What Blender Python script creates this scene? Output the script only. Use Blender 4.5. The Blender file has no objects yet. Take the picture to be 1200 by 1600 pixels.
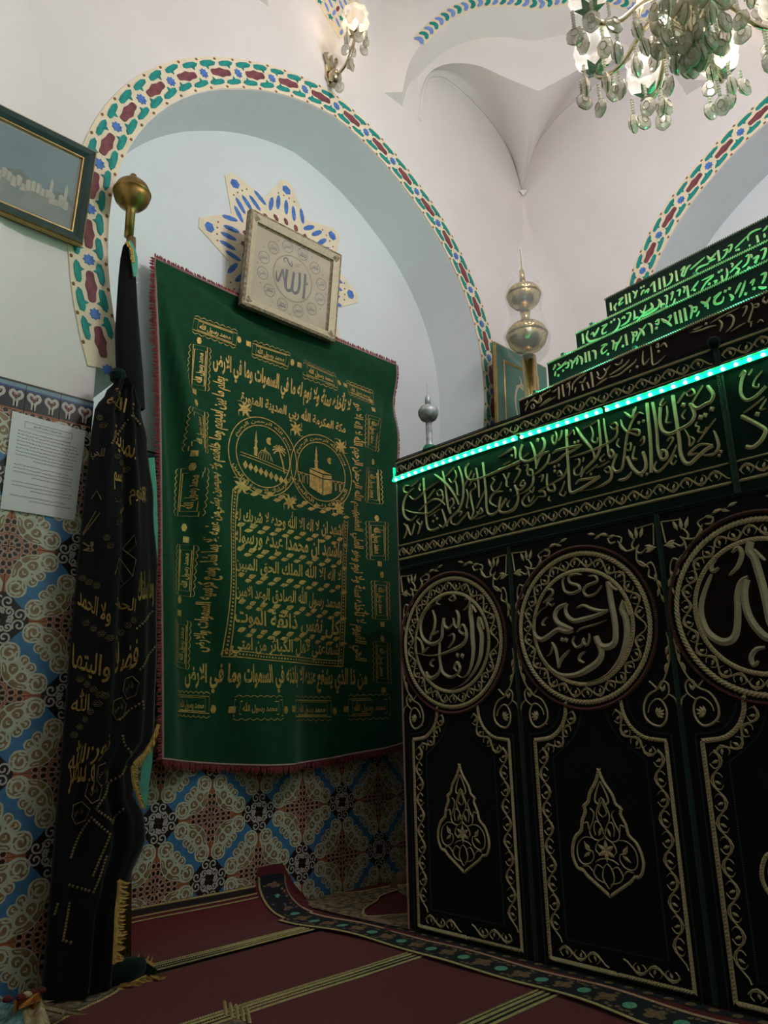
import bpy, bmesh, math, random, unicodedata
from mathutils import Vector, Matrix
random.seed(7)
SC = bpy.context.scene
COL = SC.collection
PI = math.pi

# ------------------------------------------------------------------ camera
FPX, CAMZ = 1175.0, 0.66
RW = ((0.72628278, 0.16738548, 0.66670490),      # world axes in camera terms (right, down, forward)
      (-0.68705263, 0.20742056, 0.69637303),
      (-0.02172557, -0.96382509, 0.26564862))
cam_d = bpy.data.cameras.new('camera')
cam = bpy.data.objects.new('camera', cam_d); COL.objects.link(cam)
cam_d.sensor_fit = 'VERTICAL'; cam_d.sensor_height = 36.0; cam_d.lens = 36.0 * FPX / 1600.0
cam_d.clip_start = 0.02
m = Matrix(((RW[0][0], -RW[0][1], -RW[0][2], 0), (RW[1][0], -RW[1][1], -RW[1][2], 0), (RW[2][0], -RW[2][1], -RW[2][2], CAMZ), (0, 0, 0, 1)))
cam.matrix_world = m
SC.camera = cam

# ------------------------------------------------------------------ world, exposure
w = bpy.data.worlds.new('world'); SC.world = w; w.use_nodes = True
w.node_tree.nodes['Background'].inputs[0].default_value = (0.55, 0.62, 0.7, 1)
w.node_tree.nodes['Background'].inputs[1].default_value = 0.15
SC.view_settings.view_transform = 'Standard'; SC.view_settings.look = 'None'
SC.view_settings.exposure = 0.0; SC.view_settings.gamma = 1.0
SC.view_settings.use_curve_mapping = False
SC.cycles.transparent_max_bounces = 24
BULB_W = 9.0            # each of the six upper chandelier bulbs, watts
SCONCE_W = 0.55
LED_E = 9.0             # emission of the LED diodes

def ray(px, py):
    a, b, c = px - 600.0, py - 800.0, FPX
    return Vector([r[0] * a + r[1] * b + r[2] * c for r in RW])
C0 = Vector((0, 0, CAMZ))
def onX(px, py, X): d = ray(px, py); return C0 + d * (X / d.x)
def onY(px, py, Y): d = ray(px, py); return C0 + d * (Y / d.y)
def onZ(px, py, Z): d = ray(px, py); return C0 + d * ((Z - CAMZ) / d.z)

# ------------------------------------------------------------------ materials (all procedural)
def lin(c):
    c = c / 255.0
    return c / 12.92 if c <= 0.04045 else ((c + 0.055) / 1.055) ** 2.4
def rgb(t): return (lin(t[0]), lin(t[1]), lin(t[2]), 1.0)
MATS = {}
def pm(name, c, rough=0.8, metal=0.0, var=0.12, scale=25.0, bump=0.0, bscale=None, sheen=0.0, spec=0.5, c2=None, stretch=None, sheen_tint=None, coat=0.0):
    mt = bpy.data.materials.new(name); mt.use_nodes = True
    nt = mt.node_tree; N = nt.nodes; L = nt.links; b = N['Principled BSDF']
    tc = N.new('ShaderNodeTexCoord'); src = tc.outputs['Object']
    if stretch:
        mp = N.new('ShaderNodeMapping'); mp.inputs['Scale'].default_value = stretch
        L.new(src, mp.inputs[0]); src = mp.outputs[0]
    nz = N.new('ShaderNodeTexNoise'); nz.inputs['Scale'].default_value = scale; nz.inputs['Detail'].default_value = 4
    L.new(src, nz.inputs['Vector'])
    mx = N.new('ShaderNodeMix'); mx.data_type = 'RGBA'
    a = rgb(c)
    bcol = rgb(c2) if c2 else tuple(max(0, x * (1 - var)) for x in a[:3]) + (1,)
    acol = a if c2 else tuple(min(1, x * (1 + var)) for x in a[:3]) + (1,)
    mx.inputs[6].default_value = acol; mx.inputs[7].default_value = bcol
    cr = N.new('ShaderNodeMapRange'); cr.inputs[1].default_value = 0.35; cr.inputs[2].default_value = 0.65
    L.new(nz.outputs[0], cr.inputs[0]); L.new(cr.outputs[0], mx.inputs[0]); L.new(mx.outputs[2], b.inputs['Base Color'])
    b.inputs['Roughness'].default_value = rough; b.inputs['Metallic'].default_value = metal
    b.inputs['Specular IOR Level'].default_value = spec
    if sheen:
        b.inputs['Sheen Weight'].default_value = sheen; b.inputs['Sheen Roughness'].default_value = 0.4
        if sheen_tint: b.inputs['Sheen Tint'].default_value = rgb(sheen_tint)
    if coat: b.inputs['Coat Weight'].default_value = coat
    if bump:
        n2 = N.new('ShaderNodeTexNoise'); n2.inputs['Scale'].default_value = bscale or scale * 4; n2.inputs['Detail'].default_value = 6
        L.new(src, n2.inputs['Vector'])
        bp = N.new('ShaderNodeBump'); bp.inputs['Strength'].default_value = bump; bp.inputs['Distance'].default_value = 0.01
        L.new(n2.outputs[0], bp.inputs['Height']); L.new(bp.outputs[0], b.inputs['Normal'])
    MATS[name] = mt; return mt
def emit(name, c, s):
    mt = bpy.data.materials.new(name); mt.use_nodes = True
    b = mt.node_tree.nodes['Principled BSDF']; b.inputs['Base Color'].default_value = (c[0], c[1], c[2], 1)
    b.inputs['Emission Color'].default_value = (c[0], c[1], c[2], 1); b.inputs['Emission Strength'].default_value = s
    MATS[name] = mt; return mt
def glassy(name, c, clear=0.5, rough=0.05, trans=0.0):
    mt = bpy.data.materials.new(name); mt.use_nodes = True
    nt = mt.node_tree; N = nt.nodes; L = nt.links; b = N['Principled BSDF']; out = N['Material Output']
    b.inputs['Base Color'].default_value = rgb(c); b.inputs['Roughness'].default_value = rough
    b.inputs['Specular IOR Level'].default_value = 0.9
    tp = N.new('ShaderNodeBsdfTransparent'); mx = N.new('ShaderNodeMixShader'); mx.inputs[0].default_value = clear
    L.new(mx.outputs[0], out.inputs[0]); L.new(tp.outputs[0], mx.inputs[2])
    if trans:
        tl = N.new('ShaderNodeBsdfTranslucent'); tl.inputs[0].default_value = rgb(c)
        m2 = N.new('ShaderNodeMixShader'); m2.inputs[0].default_value = trans
        L.new(b.outputs[0], m2.inputs[1]); L.new(tl.outputs[0], m2.inputs[2]); L.new(m2.outputs[0], mx.inputs[1])
    else: L.new(b.outputs[0], mx.inputs[1])
    MATS[name] = mt; return mt
pm('plaster', (233, 228, 225), 0.75, var=0.025, scale=3, bump=0.10, bscale=14)
pm('plaster_blue', (224, 230, 231), 0.75, var=0.02, scale=3, bump=0.10, bscale=14)
pm('cream', (236, 222, 192), 0.8, var=0.05, scale=18, bump=0.12, bscale=60)
pm('teal', (14, 140, 132), 0.7, var=0.25, scale=40)
pm('maroon', (124, 66, 72), 0.7, var=0.25, scale=40)
pm('blue', (74, 120, 192), 0.7, var=0.25, scale=40)
pm('paleblue', (120, 150, 214), 0.7, var=0.15, scale=40)
pm('brown', (140, 90, 52), 0.7, var=0.2, scale=60)
pm('floor_stone', (120, 112, 104), 0.8)
pm('carpet', (106, 27, 35), 0.95, var=0.18, scale=260, bump=0.5, bscale=500, sheen=0.15)
pm('cord', (188, 172, 118), 0.85, var=0.15, scale=90)
pm('cord_dark', (28, 22, 22), 0.9)
pm('rug_navy', (24, 26, 36), 0.95, var=0.2, scale=200, bump=0.4, bscale=500)
pm('rug_burg', (100, 32, 40), 0.95, var=0.15, scale=200, bump=0.4, bscale=500)
pm('rug_floral', (168, 142, 108), 0.95, scale=55, c2=(60, 62, 56), bump=0.4, bscale=500)
pm('rug_flower', (140, 110, 74), 0.95, scale=120, c2=(96, 70, 56))
pm('rug_mint', (110, 176, 150), 0.95, scale=150, c2=(84, 140, 118))
pm('rug_pink', (190, 150, 124), 0.95, scale=120, var=0.15)
pm('velvet_black', (14, 15, 16), 0.9, var=0.2, scale=120, bump=0.25, bscale=600, sheen=0.2, spec=0.15)
pm('velvet_brown', (24, 14, 13), 0.9, var=0.2, scale=120, bump=0.25, bscale=600, sheen=0.06, spec=0.15)
pm('velvet_dkgreen', (8, 30, 22), 0.9, var=0.2, scale=120, bump=0.25, bscale=600, sheen=0.15, spec=0.15)
pm('velvet_green', (15, 66, 40), 0.85, var=0.10, scale=30, bump=0.2, bscale=600, sheen=0.5, spec=0.2, sheen_tint=(150, 190, 168))
pm('thread', (198, 182, 138), 0.55, metal=0.1, var=0.15, scale=180, bump=0.35, bscale=500)
pm('thread_silver', (184, 172, 138), 0.5, metal=0.15, var=0.12, scale=60, bump=0.35, bscale=420, stretch=(1, 6, 1))
pm('cord_green', (40, 62, 48), 0.85, var=0.2, scale=300, bump=0.5, bscale=500)
pm('cord_brown', (104, 62, 54), 0.8, var=0.25, scale=160, bump=0.4, bscale=400)
pm('gold_print', (186, 156, 84), 0.5, metal=0.35, var=0.25, scale=70)
pm('gold_thread', (150, 118, 58), 0.5, metal=0.4, var=0.25, scale=80)
pm('gold_dim', (112, 92, 58), 0.6, metal=0.25, var=0.25, scale=80)
pm('fringe_red', (122, 44, 48), 0.9, var=0.25, scale=180)
pm('piping', (168, 132, 128), 0.8, var=0.15, scale=300)
pm('fringe_gold', (206, 168, 92), 0.75, var=0.2, scale=120)
pm('black_cloth', (11, 11, 13), 0.85, var=0.2, scale=60, sheen=0.12, spec=0.2)
pm('teal_cloth', (84, 170, 146), 0.8, var=0.1, scale=40)
pm('brass', (184, 152, 92), 0.42, metal=1.0, var=0.3, scale=22, c2=(110, 84, 42), bump=0.06, bscale=40)
pm('brass_shiny', (214, 190, 130), 0.2, metal=1.0, var=0.15, scale=30)
pm('silver', (206, 210, 208), 0.5, metal=0.6, scale=40, c2=(150, 156, 154), bump=0.08, bscale=60)
pm('chrome_gold', (196, 184, 154), 0.2, metal=1.0, var=0.1, scale=30)
pm('wood', (104, 82, 50), 0.6, var=0.25, scale=30, stretch=(1, 1, 0.1))
pm('frame_gilt', (166, 152, 122), 0.55, metal=0.25, scale=70, c2=(112, 94, 70), bump=0.4, bscale=160)
pm('frame_inner', (196, 184, 154), 0.55, metal=0.1, scale=50, var=0.08, bump=0.3, bscale=160)
pm('frame_green', (38, 62, 54), 0.35, var=0.2, scale=40)
pm('frame_gold', (176, 148, 92), 0.35, metal=0.8, var=0.15, scale=40)
pm('parchment', (198, 186, 160), 0.7, scale=9, c2=(182, 168, 140))
pm('ink_gray', (104, 102, 106), 0.7, var=0.1)
pm('ink_pale', (158, 146, 124), 0.7, var=0.05)
pm('paper', (226, 226, 226), 0.7, var=0.02, scale=6)
pm('ink', (60, 60, 66), 0.8)
pm('tile_white', (196, 200, 178), 0.3, var=0.1, scale=60)
pm('tile_tan', (146, 118, 82), 0.3, var=0.2, scale=60)
pm('tile_blue', (70, 122, 164), 0.3, var=0.12, scale=40)
pm('tile_orange', (172, 104, 68), 0.3, var=0.2, scale=80)
pm('tile_dark', (40, 32, 32), 0.3, var=0.2, scale=60)
pm('tile_lilac', (192, 184, 176), 0.3, var=0.1, scale=60)
pm('grout', (150, 148, 138), 0.9)
pm('trim_blue', (58, 78, 128), 0.3)
pm('trim_sky', (120, 150, 164), 0.3, var=0.08)
pm('trim_red', (150, 74, 70), 0.4)
pm('pic_green', (84, 130, 112), 0.6, var=0.06, scale=10)
pm('pic_sky', (96, 120, 132), 0.6, scale=3, c2=(118, 138, 142))
pm('pic_water', (110, 122, 122), 0.6, scale=8, c2=(140, 142, 134))
pm('pic_white', (176, 170, 156), 0.6, var=0.1, scale=30)
pm('pic_hill', (96, 108, 100), 0.6, scale=20, var=0.15)
pm('mat_board', (196, 192, 180), 0.7)
pm('tape_teal', (30, 120, 90), 0.5)
pm('rug_sky', (120, 160, 160), 0.95, scale=80, c2=(60, 90, 90))
pm('rug_cream', (196, 180, 138), 0.95, scale=80, c2=(150, 130, 96))
pm('rug_orange', (176, 110, 44), 0.95, scale=80, var=0.2)
pm('strip_pcb', (30, 190, 120), 0.4, var=0.02)
glassy('crystal', (206, 200, 180), 0.45, 0.05)
pm('crystal_rim', (150, 132, 92), 0.3, metal=0.6, var=0.2, scale=60)
glassy('shade_glass', (240, 234, 222), 0.55, 0.08, 0.25)
glassy('green_glass', (10, 110, 62), 0.2, 0.1)
glassy('plastic_wrap', (226, 230, 228), 0.82, 0.15)
glassy('pane', (225, 228, 225), 0.9, 0.03)
emit('bulb_warm', (1.0, 0.72, 0.42), 14.0)
emit('bulb_white', (1.0, 0.97, 0.92), 30.0)
emit('led_core', (0.22, 1.0, 0.46), LED_E * 12)
emit('led_glow', (0.0, 0.80, 0.34), 1.3)
emit('led_tube', (0.02, 1.0, 0.42), LED_E * 3.0)

# ------------------------------------------------------------------ mesh and object helpers
class MB:
    def __init__(s): s.v = []; s.f = []; s.m = []
    def add(s, vs, fs, mi=0):
        o = len(s.v); s.v.extend([tuple(x) for x in vs])
        for f in fs: s.f.append(tuple(o + i for i in f)); s.m.append(mi)
        return s
    def box(s, a, b, mi=0):
        x0, y0, z0 = a; x1, y1, z1 = b
        return s.add([(x0, y0, z0), (x1, y0, z0), (x1, y1, z0), (x0, y1, z0), (x0, y0, z1), (x1, y0, z1), (x1, y1, z1), (x0, y1, z1)],
                     [(0, 3, 2, 1), (4, 5, 6, 7), (0, 1, 5, 4), (1, 2, 6, 5), (2, 3, 7, 6), (3, 0, 4, 7)], mi)
    def lathe(s, prof, seg=20, o=(0, 0, 0), mi=0, flute=0, fl=0.0, tw=0.0):
        vs = []; fs = []
        for j, (r, z) in enumerate(prof):
            for i in range(seg):
                a = 2 * PI * i / seg + tw * j
                rr = r * (1 + fl * math.cos(flute * a)) if flute else r
                vs.append((o[0] + rr * math.cos(a), o[1] + rr * math.sin(a), o[2] + z))
        for j in range(len(prof) - 1):
            for i in range(seg):
                k = (i + 1) % seg
                fs.append((j * seg + i, j * seg + k, (j + 1) * seg + k, (j + 1) * seg + i))
        fs.append(tuple(range(seg - 1, -1, -1))); fs.append(tuple((len(prof) - 1) * seg + i for i in range(seg)))
        return s.add(vs, fs, mi)
    def tube(s, pts, r, seg=8, mi=0, caps=True):
        pts = [Vector(p) for p in pts]; n = len(pts); vs = []; fs = []
        rs = r if isinstance(r, (list, tuple)) else [r] * n
        up = Vector((0, 0, 1))
        for i, p in enumerate(pts):
            t = (pts[min(i + 1, n - 1)] - pts[max(i - 1, 0)]).normalized()
            a = t.cross(up)
            if a.length < 1e-3: a = t.cross(Vector((0, 1, 0)))
            a.normalize(); b = a.cross(t)
            for k in range(seg):
                q = 2 * PI * k / seg
                vs.append(p + (a * math.cos(q) + b * math.sin(q)) * rs[i])
        for i in range(n - 1):
            for k in range(seg):
                l = (k + 1) % seg
                fs.append((i * seg + k, i * seg + l, (i + 1) * seg + l, (i + 1) * seg + k))
        if caps: fs.append(tuple(range(seg - 1, -1, -1))); fs.append(tuple((n - 1) * seg + k for k in range(seg)))
        return s.add(vs, fs, mi)
    def prism(s, poly, F, n0, n1, mi=0):
        k = len(poly)
        vs = [F(u, v, n0) for u, v in poly] + [F(u, v, n1) for u, v in poly]
        fs = [tuple(range(k, 2 * k))] + [(i, (i + 1) % k, k + (i + 1) % k, k + i) for i in range(k)]
        return s.add(vs, fs, mi)
    def build(s, name, mats, parent=None, smooth=False):
        me = bpy.data.meshes.new(name)
        off = parent_loc(parent)
        me.from_pydata([(x - off[0], y - off[1], z - off[2]) for x, y, z in s.v], [], s.f)
        for q in (mats if isinstance(mats, (list, tuple)) else [mats]): me.materials.append(MATS[q])
        if any(s.m): me.polygons.foreach_set('material_index', s.m)
        if smooth: me.polygons.foreach_set('use_smooth', [True] * len(s.f))
        me.update()
        o = bpy.data.objects.new(name, me); COL.objects.link(o)
        if parent: o.parent = parent
        return o
def parent_loc(p):
    v = Vector((0, 0, 0))
    while p is not None: v = v + p.location; p = p.parent
    return v
def tag(o, label, cat=None, group=None, kind=None):
    o['label'] = label
    if cat: o['category'] = cat
    if group: o['group'] = group
    if kind: o['kind'] = kind
    return o
def thing(name, loc, label, cat, group=None, kind=None):
    o = bpy.data.objects.new(name, None); COL.objects.link(o); o.location = loc; o.empty_display_size = 0.05
    return tag(o, label, cat, group, kind)
def inst(o, loc, rot=None, parent=None, scale=None, name=None):
    c = o.copy(); COL.objects.link(c); c.parent = parent
    if name: c.name = name
    c.location = loc
    if rot is not None: c.rotation_euler = rot
    if scale is not None: c.scale = scale
    return c

# frames: (u, v, n) -> world
def frame(O, U, V, N):
    O, U, V, N = Vector(O), Vector(U), Vector(V), Vector(N)
    return lambda u, v, n=0.0: O + U * u + V * v + N * n
FLAT = lambda u, v, n=0.0: Vector((u, v, n))

def catmull(pts, k=4, closed=False):
    n = len(pts)
    if n < 3: return list(pts)
    out = []
    rng = n if closed else n - 1
    for i in range(rng):
        if closed: p0, p1, p2, p3 = pts[(i - 1) % n], pts[i], pts[(i + 1) % n], pts[(i + 2) % n]
        else: p0, p1, p2, p3 = pts[max(i - 1, 0)], pts[i], pts[i + 1], pts[min(i + 2, n - 1)]
        for j in range(k):
            t = j / k
            out.append(tuple(0.5 * (2 * b + (c - a) * t + (2 * a - 5 * b + 4 * c - d) * t * t + (3 * b - a - 3 * c + d) * t ** 3)
                             for a, b, c, d in zip(p0, p1, p2, p3)))
    if not closed: out.append(tuple(pts[-1]))
    return out
def stroke(mb, pts, w, F, h=0.004, n0=0.0005, mode='b', k=4, closed=False, smooth=True, mi=0):
    """padded ribbon along pts (u, v); mode b = both ends taper, e = end tapers, c = constant"""
    P = catmull([tuple(p[:2]) for p in pts], k, closed) if smooth else [tuple(p[:2]) for p in pts]
    n = len(P); vs = []; fs = []
    for i, (u, v) in enumerate(P):
        if closed: a, b = P[(i - 1) % n], P[(i + 1) % n]
        else: a, b = P[max(i - 1, 0)], P[min(i + 1, n - 1)]
        dx, dy = b[0] - a[0], b[1] - a[1]; l = math.hypot(dx, dy) or 1e-9
        nx, ny = -dy / l, dx / l
        t = i / (n - 1) if n > 1 else 0.5
        ww = w
        if mode == 'b' and not closed: ww = w * (0.38 + 0.62 * math.sin(PI * min(max(t, 0), 1)) ** 0.6)
        elif mode == 'e': ww = w * (1.0 if t < 0.45 else max(0.12, 1 - (t - 0.45) / 0.55))
        hw = ww / 2
        vs += [F(u + nx * hw, v + ny * hw, n0), F(u, v, n0 + h), F(u - nx * hw, v - ny * hw, n0)]
    rng = n if closed else n - 1
    for i in range(rng):
        j = (i + 1) % n
        fs += [(3 * i, 3 * j, 3 * j + 1, 3 * i + 1), (3 * i + 1, 3 * j + 1, 3 * j + 2, 3 * i + 2)]
    mb.add(vs, fs, mi)
def blob(mb, u, v, ru, rv, F, h=0.003, n0=0.0005, rot=0.0, k=8, shape=None, mi=0):
    ca, sa = math.cos(rot), math.sin(rot); vs = []
    for i in range(k):
        a = 2 * PI * i / k; r = shape(i, a) if shape else 1.0
        x, y = ru * math.cos(a) * r, rv * math.sin(a) * r
        vs.append(F(u + x * ca - y * sa, v + x * sa + y * ca, n0))
    vs.append(F(u, v, n0 + h))
    mb.add(vs, [(i, (i + 1) % k, k) for i in range(k)], mi)
def leaf(mb, u, v, l, wd, F, rot, h=0.003, n0=0.0005, mi=0):
    ca, sa = math.cos(rot), math.sin(rot)
    q = [(0, 0), (0.35, 0.5), (0.7, 0.35), (1, 0), (0.7, -0.35), (0.35, -0.5), (0.45, 0)]
    vs = []
    for i, (x, y) in enumerate(q):
        x *= l; y *= wd; vs.append(F(u + x * ca - y * sa, v + x * sa + y * ca, n0 + (h if i == 6 else 0)))
    mb.add(vs, [(i, (i + 1) % 6, 6) for i in range(6)], mi)
def resample(P, step, closed=False):
    if closed: P = list(P) + [P[0]]
    out = []; acc = 0.0; need = 0.0
    for a, b in zip(P[:-1], P[1:]):
        l = math.hypot(b[0] - a[0], b[1] - a[1])
        if l < 1e-9: continue
        while need <= acc + l:
            t = (need - acc) / l
            out.append((a[0] + (b[0] - a[0]) * t, a[1] + (b[1] - a[1]) * t, math.atan2(b[1] - a[1], b[0] - a[0])))
            need += step
        acc += l
    return out
def rope(mb, P, w, F, h=0.006, n0=0.0008, closed=False, lean=0.75, dens=0.55, mi=0, sharp=True):
    for u, v, a in resample(P, w * dens, closed):
        leaf2(mb, u, v, w * 1.28, w * 0.62, F, a + lean, h, n0, mi)
def leaf2(mb, u, v, l, wd, F, rot, h, n0, mi=0):
    ca, sa = math.cos(rot), math.sin(rot); vs = []
    for i, (x, y) in enumerate(((-0.5, 0), (-0.12, 0.5), (0.5, 0), (0.12, -0.5), (0, 0))):
        x *= l; y *= wd; vs.append(F(u + x * ca - y * sa, v + x * sa + y * ca, n0 + (h if i == 4 else 0)))
    mb.add(vs, [(0, 1, 4), (1, 2, 4), (2, 3, 4), (3, 0, 4)], mi)
def vine(mb, P, amp, per, F, w=0.004, closed=False, h=0.0035, mi=0):
    """scrolling vine: wave stem, a curl with a leaf in every bend"""
    S = resample(P, per / 8.0, closed); st = []
    for i, (u, v, a) in enumerate(S):
        q = 2 * PI * i / 8.0; o = amp * math.sin(q)
        st.append((u - math.sin(a) * o, v + math.cos(a) * o))
    if closed: stroke(mb, st, w, F, h, mode='c', k=1, closed=True, smooth=False, mi=mi)
    else: stroke(mb, st, w, F, h, mode='c', k=1, smooth=False, mi=mi)
    for i in range(2, len(S) - 2, 4):
        u, v, a = S[i]; sg = 1 if (i // 4) % 2 == 0 else -1
        pts = []; c = -0.12 * sg * amp
        for j in range(7):
            q = j / 6.0 * 1.7 * PI + 0.4
            x = per * 0.2 * math.sin(q); y = c - sg * amp * 0.78 * math.cos(q)
            pts.append((u + x * math.cos(a) - y * math.sin(a), v + x * math.sin(a) + y * math.cos(a)))
        stroke(mb, pts, w * 0.85, F, h, mode='b', k=2, mi=mi)
        leaf(mb, u - math.sin(a) * sg * amp * 0.5, v + math.cos(a) * sg * amp * 0.5, amp * 1.1, w * 1.9, F, a - sg * 1.2, h, mi=mi)

# ------------------------------------------------------------------ Arabic lettering (built-in font, joined by hand)
RIGHT_ONLY = set('\u0627\u0622\u0623\u0625\u062f\u0630\u0631\u0632\u0648\u0624\u0629\u0649\u0621')
def ar(s):
    out = []
    for wd in s.split(' '):
        if wd == '\u0627\u0644\u0644\u0647': out.append('\ufdf2'); continue
        g = []; i = 0; prev = False
        while i < len(wd):
            c = wd[i]; nm = unicodedata.name(c)
            if c == '\u0644' and i + 1 < len(wd) and wd[i + 1] in '\u0627\u0623\u0625\u0622':
                al = unicodedata.name(wd[i + 1]).replace('ARABIC LETTER ', '')
                g.append(unicodedata.lookup('ARABIC LIGATURE LAM WITH ' + al + (' FINAL FORM' if prev else ' ISOLATED FORM')))
                prev = False; i += 2; continue
            nxt = i + 1 < len(wd) and wd[i + 1] != '\u0621' and c not in RIGHT_ONLY
            form = ('MEDIAL' if prev and nxt else 'FINAL' if prev else 'INITIAL' if nxt else 'ISOLATED')
            try: g.append(unicodedata.lookup(nm + ' ' + form + ' FORM'))
            except KeyError: g.append(c)
            prev = nxt; i += 1
        out.append(''.join(reversed(g)))
    return ' '.join(reversed(out))
TXT = {}
def text_mesh(s, bold=0.0, res=2, shear=0.0, raw=False):
    key = (s, bold, res, shear)
    if key in TXT: return TXT[key]
    cu = bpy.data.curves.new('t', 'FONT'); cu.body = s if raw else ar(s); cu.offset = bold; cu.resolution_u = res; cu.shear = shear
    ob = bpy.data.objects.new('t', cu); COL.objects.link(ob)
    dg = bpy.context.evaluated_depsgraph_get()
    me = bpy.data.meshes.new_from_object(ob.evaluated_get(dg))
    vs = [tuple(v.co[:2]) for v in me.vertices]; fs = [tuple(p.vertices) for p in me.polygons]
    bpy.data.objects.remove(ob); bpy.data.curves.remove(cu); bpy.data.meshes.remove(me)
    x0 = min(v[0] for v in vs); x1 = max(v[0] for v in vs); y0 = min(v[1] for v in vs); y1 = max(v[1] for v in vs)
    vs = [((v[0] - x0) / (x1 - x0), (v[1] - y0) / (y1 - y0)) for v in vs]
    TXT[key] = (vs, fs, (x1 - x0) / (y1 - y0)); return TXT[key]
def put_text(mb, s, u0, v0, wd, ht, F, n=0.001, bold=0.012, rot=0.0, shear=0.0, res=2, warp=None, mi=0):
    """lettering fitted to the box wd x ht whose lower left corner is u0, v0 (turned by rot about it)"""
    vs, fs, asp = text_mesh(s, bold, res, shear)
    if wd is None: wd = ht * asp
    ca, sa = math.cos(rot), math.sin(rot); out = []
    for x, y in vs:
        if warp: a, b = warp(x, y); out.append(F(a, b, n)); continue
        x *= wd; y *= ht
        out.append(F(u0 + x * ca - y * sa, v0 + x * sa + y * ca, n))
    mb.add(out, fs, mi)

# ================================================================== the room
WA, WB, WC, WD = 2.18, 3.30, 0.31, -0.81       # wall planes: Y=WA left, X=WB right, X=WC near, Y=WD opposite
DEP = 0.30                                      # depth of the arched recesses
TOPZ = 4.95
def arch_outline(c, k=0.0, foot=1.76, n=40):
    """horseshoe arch, local (u, z), left foot to right foot; k widens it"""
    R0 = 0.98 + k; z0 = 2.3; L = []
    zs = [foot + (z0 - foot) * i / 6 for i in range(6)]
    for z in zs: L.append((c - (R0 - 0.092 * ((z0 - z) / 0.52) ** 2), z))
    for i in range(n + 1):
        a = PI - PI * i / n
        x = R0 * math.cos(a); z = z0 + R0 * math.sin(a) + 0.042 * max(0.0, 1 - abs(x) / 0.5)
        L.append((c + x, z))
    for z in reversed(zs): L.append((c + (R0 - 0.092 * ((z0 - z) / 0.52) ** 2), z))
    return L
def arch_wall(name, F, c, u0, u1, label, back=True, mat_back='plaster_blue'):
    """wall in the plane n = 0 with an arched recess of depth DEP behind it (n negative)"""
    A = arch_outline(c)
    hole = [(c - 0.98, 0.0), (c - 0.98, 1.76)] + A + [(c + 0.98, 1.76), (c + 0.98, 0.0)]
    poly = [(u0, 0)] + hole + [(u1, 0), (u1, TOPZ), (u0, TOPZ)]
    mb = MB()
    # split at the crown so that no n-gon is a ring
    top = max(range(len(hole)), key=lambda i: hole[i][1])
    mb.add([F(u, v, 0) for u, v in [(u0, 0)] + hole[:top + 1] + [(hole[top][0], TOPZ), (u0, TOPZ)]], [tuple(range(top + 4))])
    R = hole[top:] + [(u1, 0), (u1, TOPZ), (hole[top][0], TOPZ)]
    mb.add([F(u, v, 0) for u, v in R], [tuple(range(len(R)))])
    for i in range(len(hole) - 1):
        a, b = hole[i], hole[i + 1]
        mb.add([F(a[0], a[1], 0), F(b[0], b[1], 0), F(b[0], b[1], -DEP), F(a[0], a[1], -DEP)], [(0, 1, 2, 3)], 1)
    if back:
        B = [(h[0], h[1]) for h in hole]
        mb.add([F(u, v, -DEP) for u, v in B[:top + 1]] + [F(B[top][0], 0, -DEP)], [tuple(range(top + 2))], 1)
        mb.add([F(u, v, -DEP) for u, v in B[top:]] + [F(B[top][0], 0, -DEP)], [tuple(range(len(B) - top + 1))], 1)
    o = mb.build(name, ['plaster', mat_back]); tag(o, label, 'wall', kind='structure')
    return o
FA = frame((0, WA, 0), (1, 0, 0), (0, 0, 1), (0, -1, 0))
FB = frame((WB, 0, 0), (0, -1, 0), (0, 0, 1), (-1, 0, 0))
FC = frame((WC, 0, 0), (0, 1, 0), (0, 0, 1), (1, 0, 0))
FD = frame((0, WD, 0), (-1, 0, 0), (0, 0, 1), (0, 1, 0))
CA, CB = 1.825, -0.60
wall_left = arch_wall('wall_left', FA, CA, WC, WB, 'white plaster wall with arched recess behind the green banner')
wall_right = arch_wall('wall_right', FB, CB, -WA, -WD, 'white plaster wall with arched recess behind the stepped cenotaph')
wall_near = arch_wall('wall_near', FC, 0.60, WD, WA, 'white plaster wall with open archway on the entrance side', back=False, mat_back='plaster')
wall_back = arch_wall('wall_back', FD, -1.805, -WB, -WC, 'white plaster wall with arched recess facing the green banner')
mb = MB(); mb.box((-1.7, -1.6, -0.05), (WB + 0.4, WA + 0.4, 0.0))
tag(mb.build('floor', 'floor_stone'), 'stone floor hidden under red carpets', 'floor', kind='structure')
mb = MB()
octo = []
for k in range(24): octo.append((1.805 + 1.62 * math.cos(2 * PI * k / 24), 0.685 + 1.62 * math.sin(2 * PI * k / 24)))
rings = 8; vs = []; fs = []
for j in range(rings):
    q = j / rings * PI / 2
    for x, y in octo: vs.append((1.805 + (x - 1.805) * math.cos(q) * 1.0, 0.685 + (y - 0.685) * math.cos(q), 4.9 + 1.1 * math.sin(q)))
vs.append((1.805, 0.685, 6.0))
for j in range(rings - 1):
    for k in range(24): fs.append((j * 24 + k, j * 24 + (k + 1) % 24, (j + 1) * 24 + (k + 1) % 24, (j + 1) * 24 + k))
for k in range(24): fs.append(((rings - 1) * 24 + k, (rings - 1) * 24 + (k + 1) % 24, len(vs) - 1))
mb.add(vs, fs)
sq = [(WC - 0.4, WD - 0.4), (WB + 0.4, WD - 0.4), (WB + 0.4, WA + 0.4), (WC - 0.4, WA + 0.4)]
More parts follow.
